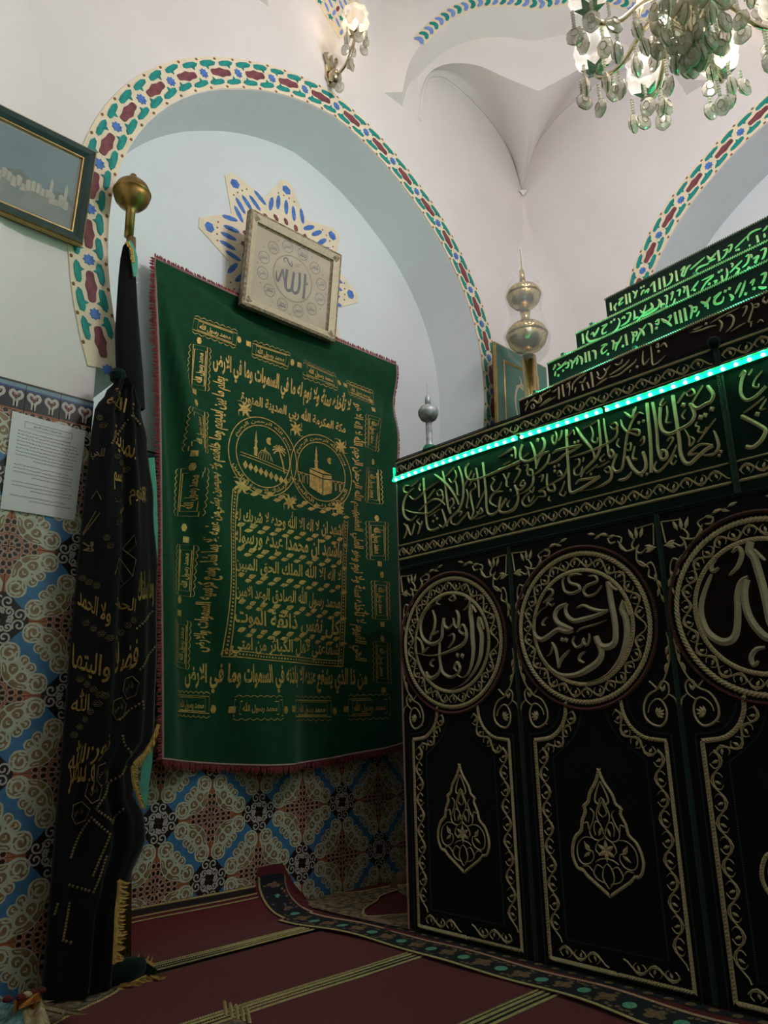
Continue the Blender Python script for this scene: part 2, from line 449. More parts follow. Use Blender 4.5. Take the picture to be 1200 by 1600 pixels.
for k in range(24):       # flat rim between dome and walls
    a, b = octo[k], octo[(k + 1) % 24]
    ea = (1.805 + (a[0] - 1.805) * 1.6, 0.685 + (a[1] - 0.685) * 1.6); eb = (1.805 + (b[0] - 1.805) * 1.6, 0.685 + (b[1] - 0.685) * 1.6)
    mb.add([(a[0], a[1], 4.9), (b[0], b[1], 4.9), (eb[0], eb[1], 4.9), (ea[0], ea[1], 4.9)], [(0, 1, 2, 3)])
tag(mb.build('ceiling', 'plaster', smooth=False), 'white plaster dome above the room', 'ceiling', kind='structure')
mb = MB()                 # the passage outside the near archway
mb.add([(0.01, -1.6, 0), (-1.7, -1.6, 0), (-1.7, 2.58, 0), (0.01, 2.58, 0), (0.01, -1.6, 3.7), (-1.7, -1.6, 3.7), (-1.7, 2.58, 3.7), (0.01, 2.58, 3.7)],
       [(0, 1, 5, 4), (1, 2, 6, 5), (2, 3, 7, 6), (4, 5, 6, 7)])
tag(mb.build('wall_passage', 'plaster'), 'plain plaster walls of the passage outside the near archway', 'wall', kind='structure')

# ---- corner squinches: two-lobed arch across each corner
L1 = [(0.0, 3.675), (0.093, 3.675), (0.103, 3.734), (0.131, 3.848), (0.187, 3.954), (0.269, 4.048), (0.368, 4.13), (0.495, 4.182), (0.626, 4.19), (0.72, 4.175), (0.812, 4.155)]
L1f = L1 + [(1.624 - s, z) for s, z in reversed(L1[:-1])]
L2 = [(0.0, 3.675), (0.0, 3.721), (0.006, 3.827), (0.035, 3.926), (0.082, 3.991), (0.158, 4.025), (0.247, 4.025), (0.338, 3.999), (0.453, 3.926), (0.629, 3.825)]
L2f = L2 + [(1.2586 - s, z) for s, z in reversed(L2[:-1])]
RIB = [(2.405, 3.677), (2.463, 3.942), (2.549, 4.044), (2.657, 4.095), (2.85, 4.09), (3.049, 4.035), (3.221, 3.907), (3.300, 3.679)]
q2 = math.sqrt(0.5)
G1 = frame((2.152, WA, 0), (q2, -q2, 0), (0, 0, 1), (-q2, -q2, 0))
G2 = frame((2.41, WA, 0), (q2, -q2, 0), (0, 0, 1), (-q2, -q2, 0))
def squinch(name, label, M, first=False):
    T = lambda p: M @ Vector(p)
    mb = MB(); extra = []
    S = catmull(L1f[1:-1], 3)
    full = [L1f[0]] + S + [L1f[-1]]
    n = len(full)
    mb.add([T(G1(u, v)) for u, v in full] + [T(G1(u, TOPZ)) for u, v in full], [(i, i + 1, n + i + 1, n + i) for i in range(n - 1)])
    for i in range(len(S) - 1):
        a, b = S[i], S[i + 1]
        mb.add([T(G1(a[0], a[1], 0)), T(G1(b[0], b[1], 0)), T(G1(b[0], b[1], -0.19)), T(G1(a[0], a[1], -0.19))], [(0, 1, 2, 3)])
    for s in (0, 1):      # flat underside of each springing
        P0, P1, P2 = G1(0, 3.675), G1(0.093, 3.675), G1(0.093, 3.675, -0.10)
        if s: P0, P1, P2 = G1(1.624, 3.675), G1(1.531, 3.675), G1(1.531, 3.675, -0.10)
        mb.add([T(P0), T(P1), T(P2)], [(0, 1, 2)])
    S2a = catmull(L2, 3); S2b = [(1.2586 - s, z) for s, z in reversed(S2a[:-1])]; S2 = S2a + S2b; n = len(S2)
    mb.add([T(G2(u, v)) for u, v in S2] + [T(G2(u, 4.6)) for u, v in S2], [(i, i + 1, n + i + 1, n + i) for i in range(n - 1)])
    # vault webs lofted from each lobe to the arch on the wall
    RS = catmull(RIB, 4); K = 28
    def samp(P, t):
        x = t * (len(P) - 1); i = min(int(x), len(P) - 2); f = x - i
        return tuple(a + (b - a) * f for a, b in zip(P[i], P[i + 1]))
    wa = lambda u, z: Vector((u, WA - 0.002, z)); mir = lambda p: Vector((WB - (WA - p.y), WA - (WB - p.x), p.z))
    vs = []
    for ii in range(2 * K + 1):       # both webs in one sheet, smooth over the fold
        i = ii if ii <= K else 2 * K - ii
        l = G2(*samp(S2a, i / K)); r = wa(*samp(RS, i / K))
        for j in range(5):
            t = j / 4; p = l.lerp(r, t); p.z += 0.05 * math.sin(PI * t) * math.sin(PI * i / K)
            vs.append(T(mir(p) if ii > K else p))
    extra.append(('vault_web', MB().add(vs, [(i * 5 + j, i * 5 + j + 1, (i + 1) * 5 + j + 1, (i + 1) * 5 + j) for i in range(2 * K) for j in range(4)])))
    for s in (0, 1):
        rb = [T(mir(wa(u, z) + Vector((0, 0.002, -0.012))) if s else wa(u, z) + Vector((0, 0.002, -0.012))) for u, z in catmull(RIB[:-2], 4)]
        mb.tube(rb, [0.009 * (1 - 0.9 * (q / (len(rb) - 1)) ** 2) for q in range(len(rb))], 5)
    # rounded corner below, with a small corbel where the fold begins
    vs = []; kk = 8; zs = [0, 2.6, 2.8, 3.0, 3.15, 3.3, 3.42, 3.54, 3.62, 3.68]
    for z in zs:
        f = min(1, max(0, (z - 2.6) / 1.08)); R_ = 0.28 * (1 - f * f * (3 - 2 * f)) + 0.004
        for i in range(kk + 1):
            a = PI / 2 * i / kk; vs.append(T((WB - R_ + R_ * math.sin(a), WA - R_ + R_ * math.cos(a), z)))
    extra.append(('rounded_corner', MB().add(vs, [(j * (kk + 1) + i, j * (kk + 1) + i + 1, (j + 1) * (kk + 1) + i + 1, (j + 1) * (kk + 1) + i) for j in range(len(zs) - 1) for i in range(kk)])))
    mb.add([T((WB - 0.045, WA - 0.008, 3.685)), T((WB - 0.008, WA - 0.045, 3.685)), T((WB - 0.012, WA - 0.012, 3.66)), T((WB, WA, 3.72))], [(0, 1, 2), (0, 2, 3), (1, 3, 2), (0, 3, 1)])
    o = mb.build(name, 'plaster'); tag(o, label, 'wall', kind='structure')
    for n_, b_ in extra: b_.build(n_, 'plaster', o, True)
    return o
ctr = Vector((1.805, 0.685, 0))
sq_names = ('white two-lobed squinch vault filling the corner beside the chandelier', 'white squinch vault in the corner above the framed city picture',
            'white squinch vault in the corner behind the viewer', 'white squinch vault in the far right corner out of view')
SQ = []
for k in range(4):
    M = Matrix.Translation(ctr) @ Matrix.Rotation(k * PI / 2, 4, 'Z') @ Matrix.Translation(-ctr)
    SQ.append(squinch('wall_corner', sq_names[k], M))
# twisted painted band on the corner arch in view
bm_ = MB(); base = catmull([(s, z + 0.035) for s, z in L1f[4:-4]], 4)
stroke(bm_, base, 0.078, G1, 0.004, 0.001, 'c', smooth=False)
band = bm_.build('painted_band', 'cream', SQ[0]); tag(band, 'cream band with slanted blue and teal lozenges')
RP = resample(base, 0.040)
for i, (u, v, a) in enumerate(RP):
    mb = MB(); pts = [(u + x * math.cos(a) - y * math.sin(a), v + x * math.sin(a) + y * math.cos(a)) for x, y in ((-0.012, -0.027), (0.006, -0.010), (0.008, 0.010), (-0.006, 0.027))]
    stroke(mb, pts, 0.024, G1, 0.002, 0.005, 'b', 3)
    mb.build('painted_lozenge', 'teal' if i % 2 else 'paleblue', band)

# ---- painted bands round the arches: relief motifs
def cart_poly(l, wd):     # maroon cartouche with pointed sides
    P = []
    for i in range(24):
        a = 2 * PI * i / 24; x = math.cos(a); y = math.sin(a)
        x = math.copysign(abs(x) ** 0.6, x) * l; y = math.copysign(abs(y) ** 0.6, y) * wd * (0.82 + 0.1 * math.cos(2 * a))
        if i in (6, 18): y *= 1.5
        P.append((x, y))
    return P
def star_poly(r, k=8, q=0.72): return [((r if i % 2 == 0 else r * q) * math.cos(PI * i / k), (r if i % 2 == 0 else r * q) * math.sin(PI * i / k)) for i in range(2 * k)]
def teal_poly(l, wd, d):  # slug with a prong
    return [(-l, -wd * 0.5), (-l * 0.9, wd * 0.6), (-l * 0.3, wd), (l * 0.55, wd), (l, wd * 0.2), (l * 0.75, -wd * 0.7), (d * l * 0.25 + l * 0.18, -wd), (d * l * 0.25, -wd * 2.1), (d * l * 0.25 - l * 0.18, -wd), (-l * 0.7, -wd)]
def proto(poly, mat, name, h=0.0025):
    mb = MB(); mb.prism(poly, FLAT, 0, h); o = mb.build(name, mat); return o
protos = {'m': proto(cart_poly(0.052, 0.0190), 'maroon', 'maroon_cartouche'), 'b': proto(star_poly(0.0205), 'blue', 'blue_star'),
          't': proto(teal_poly(0.040, 0.0112, 1), 'teal', 'teal_leaf'), 'u': proto(teal_poly(0.040, 0.0112, -1), 'teal', 'teal_leaf')}
def arch_band(wall, F, rotm, c, label):
    A = arch_outline(c, 0.002, 1.76); B = arch_outline(c, 0.132, 1.745)
    mb = MB(); n = len(A)
    vs = [F(u, v, 0.004) for u, v in A] + [F(u, v, 0.004) for u, v in B] + [F(u, v, -0.002) for u, v in B]
    mb.add(vs, [(i, i + 1, n + i + 1, n + i) for i in range(n - 1)] + [(n + i, n + i + 1, 2 * n + i + 1, 2 * n + i) for i in range(n - 1)])
    band = mb.build('arch_band', 'cream', wall); tag(band, label)
    mid = arch_outline(c, 0.067, 1.75)
    cell = 0.186; S = resample(mid, cell / 2)
    dots = MB()
    def place(kind, u, v, a, off, along=0.0, flip=False):
        uu = u - math.sin(a) * off + math.cos(a) * along; vv = v + math.cos(a) * off + math.sin(a) * along
        p = F(uu, vv, 0.0042)
        o = inst(protos[kind], p, None, band)
        ang = a + (PI if flip else 0)
        o.matrix_local = Matrix.Translation(p) @ rotm @ Matrix.Rotation(ang + random.uniform(-.05, .05), 4, 'Z') @ Matrix.Diagonal((random.uniform(.94, 1.05), random.uniform(.92, 1.06), 1, 1))
    for i, (u, v, a) in enumerate(S):
        if i % 2: place('m', u, v, a, 0)
        else: place('b', u, v, a, 0)
        if i == 0 or i == len(S) - 1: continue
        k1, k2 = ('t', 'u') if i % 2 else ('u', 't')
        place(k1, u, v, a, 0.038, 0.047, False); place(k2, u, v, a, -0.038, 0.047, True)
        for s in (1, -1):
            uu = u - math.sin(a) * 0.057 * s; vv = v + math.cos(a) * 0.057 * s
            blob(dots, uu, vv, 0.008, 0.006, F, 0.002, 0.0042, a, 5)
    d = dots.build('painted_dots', 'brown', band); d['kind'] = 'stuff'
RA = Matrix(((1, 0, 0, 0), (0, 0, -1, 0), (0, 1, 0, 0), (0, 0, 0, 1)))     # (u, v, n) axes of wall A
RB = Matrix(((0, 0, -1, 0), (-1, 0, 0, 0), (0, 1, 0, 0), (0, 0, 0, 1)))
arch_band(wall_left, FA, RA, CA, 'cream arch band painted with maroon, teal and blue motifs')
arch_band(wall_right, FB, RB, CB, 'cream arch band painted with maroon, teal and blue motifs')
for o in protos.values(): bpy.data.objects.remove(o)

# ---- painted star on the recess wall, painted mosaic panel above the arch
FN = frame((0, WA + DEP, 0), (1, 0, 0), (0, 0, 1), (0, -1, 0))
mb = MB(); sc = (1.78, 2.685)
P = []
for i in range(16):
    a = PI / 8 * i; r = 0.445 if i % 2 == 0 else 0.315
    for d in ((-0.055, 0.055) if i % 2 == 0 else (0,)): P.append((sc[0] + r * math.cos(a + d), sc[1] + r * math.sin(a + d)))
mb.prism(P, FN, 0.0, 0.004); star = mb.build('painted_star', 'cream', wall_left); tag(star, 'cream eight-pointed star painted with blue petals')
for i in range(8):
    a = PI / 4 * i
    def pet(r, da, l, wd, mat, name, rr=0.0, k=8):
        b = MB(); blob(b, sc[0] + r * math.cos(a + da), sc[1] + r * math.sin(a + da), l, wd, FN, 0.001, 0.0045, a + da + rr, k); b.build(name, mat, star)
    pet(0.395, 0, 0.024, 0.026, 'blue', 'blue_tip', 0, 6)
    for j, da in enumerate((-0.30, -0.15, 0.0, 0.15, 0.30)):
        pet(0.30 + 0.012 * math.cos(j * 2.4), da, 0.042, 0.0125, 'blue', 'blue_petal', -da * 1.6)
    for j, da in enumerate((-0.26, 0.0, 0.26)): pet(0.222, da, 0.020, 0.013, 'maroon', 'maroon_chip', 0.4, 6)
    for j, da in enumerate((-0.3, -0.1, 0.1, 0.3)):
        pet(0.178, da, 0.016, 0.012, 'teal', 'teal_chip', 0.3, 6)
    for j, da in enumerate((-0.2, 0.2)): pet(0.140, da, 0.014, 0.011, 'teal', 'teal_chip', 0.3, 6)
    pet(0.105, 0.1, 0.018, 0.013, 'blue', 'blue_chip', 0.3, 6)
    b = MB()
    for da in (-0.16, -0.055, 0.055, 0.16): blob(b, sc[0] + 0.358 * math.cos(a + da * .8), sc[1] + 0.358 * math.sin(a + da * .8), 0.005, 0.005, FN, 0.001, 0.0045, 0, 5)
    b.build('painted_dots', 'brown', star)['kind'] = 'stuff'
mb = MB(); PC = [(1.855, 3.80), (1.93, 3.86), (1.975, 4.10), (2.02, 4.22), (1.855, 4.42), (1.69, 4.22), (1.60, 3.98), (1.74, 3.90)]
mb.prism(PC, FA, 0.0, 0.004); pan = mb.build('painted_panel', 'cream', wall_left); tag(pan, 'cream panel painted with teal stars and blue lozenges')
def inpoly(x, y, P, mrg=0.0):
    r = False; j = len(P) - 1
    for i in range(len(P)):
        if (P[i][1] > y) != (P[j][1] > y) and x < (P[j][0] - P[i][0]) * (y - P[i][1]) / (P[j][1] - P[i][1]) + P[i][0]: r = not r
        j = i
    return r
for iy in range(16):
    for ix in range(12):
        x = 1.58 + ix * 0.045 + (iy % 2) * 0.022; y = 3.80 + iy * 0.042
        if not all(inpoly(x + dx, y + dy, PC) for dx, dy in ((.02, 0), (-.02, 0), (0, .02), (0, -.02))): continue
        b = MB(); k = (ix + 2 * iy) % 3
        if k == 0: blob(b, x, y, 0.021, 0.021, FA, 0.001, 0.0045, 0.4, 10, lambda i, a: 1 if i % 2 == 0 else 0.5); b.build('teal_star', 'teal', pan)
        elif k == 1: blob(b, x, y, 0.027, 0.010, FA, 0.001, 0.0045, 2.1, 6); b.build('blue_lozenge', 'paleblue', pan)
        else: blob(b, x, y, 0.025, 0.009, FA, 0.001, 0.0045, 1.2, 6); b.build('blue_lozenge', 'paleblue' if iy % 4 else 'maroon', pan)

# ---- glazed tiles: one printed tile mesh, turned for each place
T = 0.2
def tile_mesh():
    mb = MB(); t = T - 0.0016; h = 0.006; z = FLAT; s = t / 2
    # materials: 0 white-green, 1 tan, 2 blue, 3 orange, 4 dark, 5 lilac
    mb.box((-s, -s, 0), (s, s, h), 3)
    def poly(P, mi, n): mb.add([(x, y, n) for x, y in P], [tuple(range(len(P)))], mi)
    poly([(-s * .62, -s), (s, s * .62), (s, s), (s * .62, s), (-s, -s * .62), (-s, -s)], 2, h + 0.0003)       # blue diagonal
    for sx in (1, -1):      # dark scroll corners
        poly([(sx * x * s, sx * y * s) for x, y in ((1, 1), (.26, 1), (.30, .82), (.52, .64), (.64, .52), (.82, .30), (1, .26))], 4, h + 0.0004)
    for sx in (1, -1):      # star lattice of the orange corners
        ox, oy = -sx * s, sx * s
        for r_, k_, q_ in ((.026, 3, .012), (.048, 5, .0125), (.070, 7, .012), (.010, 1, .008)):
            for i in range(k_):
                a = (i + .5) / k_ * PI / 2; cx = ox + sx * r_ * math.cos(a); cy = oy - sx * r_ * math.sin(a)
                blob(mb, cx, cy, q_ * .62, q_ * .50, z, 0, h + 0.0005, a, 5, mi=4)
                stroke(mb, [(cx + q_ * .80 * math.cos(q * PI / 3 + a), cy + q_ * .80 * math.sin(q * PI / 3 + a)) for q in range(6)], .0016, z, 0, h + .0007, 'c', 1, True, False, 5)
    for sd in (1, -1):      # the scalloped wing on each side of the blue diagonal
        def W(x, y): return ((x - y * sd) * q2, (x + y * sd) * q2)      # x along the diagonal, y away from it
        def fan(P, mi, n):
            C_ = catmull(P, 3, True); cx = sum(p[0] for p in C_) / len(C_); cy = sum(p[1] for p in C_) / len(C_)
            V_ = [W(*p) for p in C_] + [W(cx, cy)]; k = len(C_)
            mb.add([(x, y, n) for x, y in V_], [(i, (i + 1) % k, k) for i in range(k)], mi)
        half = [(0.0, .016), (.010, .010), (.024, .013), (.029, .024), (.025, .034), (.034, .022), (.050, .010), (.070, .014), (.084, .030), (.084, .048), (.070, .066), (.052, .072), (.040, .080), (.022, .092), (.006, .096)]
        ring_ = half + [(-x, y) for x, y in reversed(half[1:])]
        C_ = catmull(ring_, 2, True); V_ = [W(*p) for p in C_]; mb.add([(x, y, h + .0008) for x, y in V_], [tuple(range(len(V_)))], 0)
        for e in (1, -1):
            f = lambda P, mi=1, n=h + .0010: fan([(e * x, y) for x, y in P], mi, n)
            f([(.0035, .020), (.010, .0145), (.021, .017), (.0245, .024), (.019, .032), (.010, .030), (.006, .036)])          # heart
            f([(.054, .016), (.068, .018), (.079, .031), (.079, .046), (.068, .058), (.054, .060), (.041, .054), (.034, .042), (.038, .026)])   # big lobe
            f([(.034, .066), (.048, .067), (.037, .079), (.022, .089), (.004, .092), (.004, .078), (.022, .075)])           # outer curl
            f([(.0045, .052), (.016, .046), (.028, .050), (.031, .060), (.021, .070), (.0055, .070)])
            for si, (P, w_) in enumerate((([(.056, .022), (.071, .030), (.072, .046), (.060, .055), (.047, .049), (.045, .038), (.054, .033), (.060, .040)], .0062), ([(.034, .040), (.042, .032), (.046, .022)], .005), ([(.041, .058), (.050, .052), (.062, .058)], .0045),
                          ([(.074, .020), (.068, .026), (.062, .020)], .0045), ([(.080, .040), (.074, .036)], .005), ([(.009, .020), (.016, .022), (.013, .029)], .0045), ([(.026, .080), (.034, .074), (.042, .071)], .0035), ([(.013, .052), (.019, .058), (.014, .064)], .004))):
                stroke(mb, [W(e * x, y) for x, y in P], w_, z, 0, h + .0012 + .00004 * si, 'c', 3, mi=0)
            blob(mb, *W(e * .057, .041), .0040, .0040, z, 0, h + .0015, 0, 6, mi=1)
        u, v = W(0, .042)
        for q in range(4): blob(mb, u + .007 * math.cos(q * PI / 2 + .785), v + .007 * math.sin(q * PI / 2 + .785), .0055, .0036, z, 0, h + .0014, q * PI / 2 + .785, 6, mi=0)
        blob(mb, u, v, .003, .003, z, 0, h + .0015, 0, 6, mi=1)
    for sx in (1, -1):      # pale spirals of the scroll corners
        for si, (cx, cy, d, r0) in enumerate(((.52, .86, 1, .0180), (.86, .52, -1, .0180), (.80, .80, 1, .012), (.97, .76, -1, .008), (.76, .97, 1, .008))):
            P = [(sx * (cx * s + r0 * (1 - q * .085) * math.cos(d * q * .8 + 2.2)), sx * (cy * s + r0 * (1 - q * .085) * math.sin(d * q * .8 + 2.2))) for q in range(11)]
            P = [(max(-s, min(s, x)), max(-s, min(s, y))) for x, y in P]
            stroke(mb, P, .0050, z, 0, h + .0012 + .00005 * si, 'c', 2, mi=5)
    me = bpy.data.meshes.new('tile')
    me.from_pydata(mb.v, [], mb.f)
    for q in ('tile_white', 'tile_tan', 'tile_blue', 'tile_orange', 'tile_dark', 'tile_lilac'): me.materials.append(MATS[q])
    me.polygons.foreach_set('material_index', mb.m); me.update()
    return me
TILE = tile_mesh()
def lay_tile(wall, F, R, u, v, turn):
    o = bpy.data.objects.new('tile', TILE); COL.objects.link(o); o.parent = wall
    o.matrix_local = Matrix.Translation(F(u, v, 0.001)) @ R @ Matrix.Rotation(turn * PI / 2, 4, 'Z')
ROW0 = 0.142                                    # a joint height; rows every 0.2
for ix in range(0, 2):
    for iz in range(-1, 7):
        u = 0.845 - 0.1 - ix * T; v = ROW0 + 0.1 + iz * T
        lay_tile(wall_left, FA, RA, u, v, (ix + iz) % 2)
for ix in range(0, 10):
    for iz in range(-1, 7):
        u = 0.896 + 0.1 + ix * T; v = ROW0 + 0.1 + iz * T
        if u > 2.8: continue
        lay_tile(wall_left, FN, RA, u, v, (ix + iz + 1) % 2)
def trim_mesh():
    mb = MB(); h = 0.007; L = 0.1; H = 0.09; z = FLAT
    mb.box((-L / 2 + .0006, -H / 2, 0), (L / 2 - .0006, H / 2, h), 0)
    def q(y0, y1, mi, n): mb.add([(-L / 2 + .0006, y0, n), (L / 2 - .0006, y0, n), (L / 2 - .0006, y1, n), (-L / 2 + .0006, y1, n)], [(0, 1, 2, 3)], mi)
    q(.026, .038, 2, h + .0003); q(.020, .026, 1, h + .0003); q(-.045, -.041, 5, h + .0003)
    for cx in (-.025, .025):
        for sx in (1, -1):
            P = [(cx + sx * .002, -.034), (cx + sx * .004, -.014), (cx + sx * .014, -.004), (cx + sx * .0165, .006), (cx + sx * .011, .014), (cx + sx * .004, .010), (cx + sx * .003, .002)]
            stroke(mb, P, .0085, z, 0, h + .0006, 'c', 3, mi=3)
            stroke(mb, [(cx + sx * .010, .003), (cx + sx * .006, .007), (cx + sx * .003, -.002), (cx + sx * .0035, -.010)], .0035, z, 0, h + .0009, 'b', 3, mi=4)
    me = bpy.data.meshes.new('border_tile'); me.from_pydata(mb.v, [], mb.f)
    for n in ('tile_dark', 'trim_blue', 'trim_sky', 'tile_lilac', 'trim_red', 'tile_orange'): me.materials.append(MATS[n])
    me.polygons.foreach_set('material_index', mb.m); me.update(); return me
TRIM = trim_mesh()
def lay_trim(F, u):
    o = bpy.data.objects.new('border_tile', TRIM); COL.objects.link(o); o.parent = wall_left
    o.matrix_local = Matrix.Translation(F(u, 1.585, 0.001)) @ RA
for i in range(5): lay_trim(FA, 0.845 - 0.05 - i * 0.1)
for i in range(19): lay_trim(FN, 0.896 + 0.05 + i * 0.1)

# ================================================================== the cenotaph under its embroidered cloths
TX, TY = 1.87, 1.88                      # front plane, left end
TLEN, TDEP, TTOP, TBOT = 2.45, 1.30, 1.60, 0.02
FT = frame((TX, TY, 0), (0, -1, 0), (0, 0, 1), (-1, 0, 0))
def TP(px, py):
    p = onX(px, py, TX); return (TY - p.y, p.z)
def trace(mb, crop, strokes, F=FT, P=TP, h=0.005, k=4, wide=1.0):
    """strokes: 'mode width x,y x,y ...' in the pixels of an enlarged crop (x0, y0, scale) of the photograph"""
    x0, y0, s = crop
    for st in strokes.strip().split('\n'):
        t = st.split()
        if not t: continue
        mode, wd = t[0], float(t[1]); pts = [tuple(float(c) for c in q.split(',')) for q in t[2:]]
        uv = [P(x0 + a / s, y0 + b / s) for a, b in pts]
        a, b = pts[0]; e = P(x0 + a / s, y0 + b / s + 1)
        mw = abs(uv[0][1] - e[1]) * wd / s * wide
        if mode == 'd':
            for u, v in uv: blob(mb, u, v, mw * .62, mw * .62, F, h, rot=0.3, k=4)
        else: stroke(mb, uv, mw, F, h, mode=mode, k=k)
tomb = thing('cenotaph', (TX + TDEP / 2, TY - TLEN / 2, 0.02), 'stepped cenotaph covered in black cloth with gold embroidered panels', 'cenotaph')
# body under the cloth, ledge cloth on top with its rounded edge
mb = MB(); x0, x1, y0, y1 = TX + 0.012, TX + TDEP, TY - TLEN, TY
prof = [(0.0, TBOT), (0.0, 1.56), (0.006, 1.585), (0.03, 1.60)]
ring = lambda d, z: [(x0 + d, y1 - d, z), (x0 + d, y0 + d, z), (x1 - d, y0 + d, z), (x1 - d, y1 - d, z)]
for (d0, z0), (d1, z1) in zip(prof[:-1], prof[1:]):
    a, b = ring(d0, z0), ring(d1, z1)
    for i in range(4): mb.add([a[i], a[(i + 1) % 4], b[(i + 1) % 4], b[i]], [(0, 1, 2, 3)])
mb.add(ring(0.03, 1.60), [(0, 1, 2, 3)]); mb.add(ring(0, TBOT), [(0, 1, 2, 3)])
tag(mb.build('body_cloth', 'velvet_black', tomb), 'plain black velvet cloth')
# ---- five panels along the front
PW = 0.49
def ell(c, r, n=72, k=1.0): return [(c[0] + r * math.cos(2 * PI * i / n), c[1] + r * k * math.sin(2 * PI * i / n)) for i in range(n)]
def panel_parts():
    """meshes in panel coordinates (u from the panel's centre, v height)"""
    out = {}
    rc = (-0.014, 0.900)
    mb = MB(); rope(mb, ell(rc, 0.226), 0.011, FLAT, 0.009, 0.002, True, 1.35, 0.45); out['ring_cord'] = (mb, 'cord_brown')
    mb = MB(); rope(mb, ell(rc, 0.207), 0.021, FLAT, 0.006, 0.001, True, 0.62, 0.5); rope(mb, ell(rc, 0.159), 0.016, FLAT, 0.006, 0.001, True, -0.62, 0.5)
    vine(mb, ell(rc, 0.182, 120), 0.0145, 2 * PI * 0.182 / 15, FLAT, 0.0042, True); out['ring_embroidery'] = (mb, 'thread')
    right = [(0.086, 0.692), (0.090, 0.660), (0.108, 0.626), (0.140, 0.602), (0.178, 0.595), (0.1985, 0.593)]
    side = [(0.1985, 0.593), (0.1985, 0.034), (0.0, 0.034)]
    half = catmull(right, 3) + side[1:]
    for s in (1, -1):
        mb = MB()
        rope(mb, [(s * u, v) for u, v in half], 0.0165, FLAT, 0.006, 0.001, False, 0.6 * s, 0.5)
        inner = [(u - 0.026, v + (-0.022 if v > .5 else 0.024)) for u, v in side]
        vr = catmull([(0.066, 0.672), (0.078, 0.635), (0.106, 0.598), (0.142, 0.572), (0.176, 0.566)], 3)
        vine(mb, [(s * u, v) for u, v in vr], 0.0145, 0.080, FLAT, 0.0042)
        vine(mb, [(s * 0.1735, 0.572 - i * 0.05) for i in range(11)], 0.0165, 0.094, FLAT, 0.0042)
        vine(mb, [(s * (0.168 - i * 0.03), 0.0585) for i in range(6)], 0.0140, 0.084, FLAT, 0.0042)
        out['border_embroidery|%d' % s] = (mb, 'thread')
    for s in (1, -1):
        mb = MB()
        c = catmull([(0.036, 0.672), (0.046, 0.640), (0.066, 0.605), (0.098, 0.575), (0.140, 0.546)], 3) + [(0.142, 0.088), (0.0, 0.088)]
        rope(mb, [(s * u, v) for u, v in c], 0.0055, FLAT, 0.004, 0.001, False, 1.2, 0.9)
        out['inner_cord|%d' % s] = (mb, 'cord_green'); mb = MB()
        o = catmull([(0.104, 0.70), (0.106, 0.672), (0.122, 0.640), (0.15, 0.618), (0.18, 0.611)], 3) + [(0.2145, 0.608), (0.2145, 0.016), (0.0, 0.016)]
        rope(mb, [(s * u, v) for u, v in o], 0.0055, FLAT, 0.004, 0.001, False, 1.2, 0.9)
        out['outer_cord|%d' % s] = (mb, 'cord_green')
    # corner flourishes and scroll roundels
    for s in (1, -1):
        mb = MB()
        X = lambda x, y: (s * (0.238 - x), 1.150 - y)          # from the upper outer corner inwards / down
        st = lambda pts, w=0.006, m='b': stroke(mb, [X(*p) for p in pts], w, FLAT, 0.004, mode=m, k=3)
        st([(0.004, 0.002), (0.055, 0.006)], 0.004, 'c'); st([(0.004, 0.002), (0.010, 0.060)], 0.004, 'c')
        st([(0.060, 0.030), (0.072, 0.048), (0.066, 0.060), (0.052, 0.052)])
        st([(0.030, 0.062), (0.048, 0.075), (0.060, 0.066), (0.050, 0.050)])
        st([(0.066, 0.060), (0.090, 0.062), (0.108, 0.044), (0.100, 0.024), (0.120, 0.014), (0.150, 0.008), (0.195, -0.004)], 0.0055, 'e')
        st([(0.090, 0.062), (0.100, 0.050), (0.112, 0.030)]); st([(0.118, 0.030), (0.135, 0.032), (0.142, 0.016)])
        st([(0.060, 0.066), (0.062, 0.094), (0.044, 0.112), (0.024, 0.104), (0.014, 0.124), (0.012, 0.160), (0.004, 0.205)], 0.0055, 'e')
        st([(0.062, 0.094), (0.050, 0.100), (0.030, 0.118)]); st([(0.030, 0.120), (0.034, 0.140), (0.018, 0.150)])
        for k in range(3):
            a = X(0.046 + k * .010, 0.034); leaf(mb, a[0], a[1], 0.034, 0.011, FLAT, (PI / 2 if s < 0 else PI / 2) + s * (k - 1) * 0.35, 0.004)
            a = X(0.036, 0.056 + k * .010); leaf(mb, a[0], a[1], 0.034, 0.011, FLAT, (0 if s > 0 else PI) + s * (k - 1) * 0.35, 0.004)
        for k in range(4):
            a = X(0.120 + 0.020 * k, 0.010 - 0.004 * k); leaf(mb, a[0], a[1], 0.026, 0.009, FLAT, (PI if s > 0 else 0) - s * (0.25 if k % 2 else -0.35), 0.004)
            a = X(0.012 - 0.002 * k, 0.132 + 0.020 * k); leaf(mb, a[0], a[1], 0.026, 0.009, FLAT, -PI / 2 + s * (0.3 if k % 2 else -0.3), 0.004)
        # roundel below the ring
        Y = lambda x, y: (s * x, y)
        sr = lambda pts, w=0.0065, m='b': stroke(mb, [Y(*p) for p in pts], w, FLAT, 0.004, mode=m, k=3)
        sr([(0.234, 0.860), (0.236, 0.810), (0.222, 0.760), (0.196, 0.722), (0.166, 0.706), (0.150, 0.680), (0.150, 0.652), (0.166, 0.634), (0.190, 0.628), (0.206, 0.644), (0.210, 0.668), (0.200, 0.690), (0.184, 0.694), (0.166, 0.680), (0.160, 0.662)], 0.0062)
        sr([(0.200, 0.690), (0.220, 0.706), (0.222, 0.730), (0.206, 0.738), (0.192, 0.720)], 0.005)
        sr([(0.220, 0.706), (0.236, 0.694), (0.240, 0.676)], 0.005); sr([(0.160, 0.640), (0.150, 0.636)], 0.004)
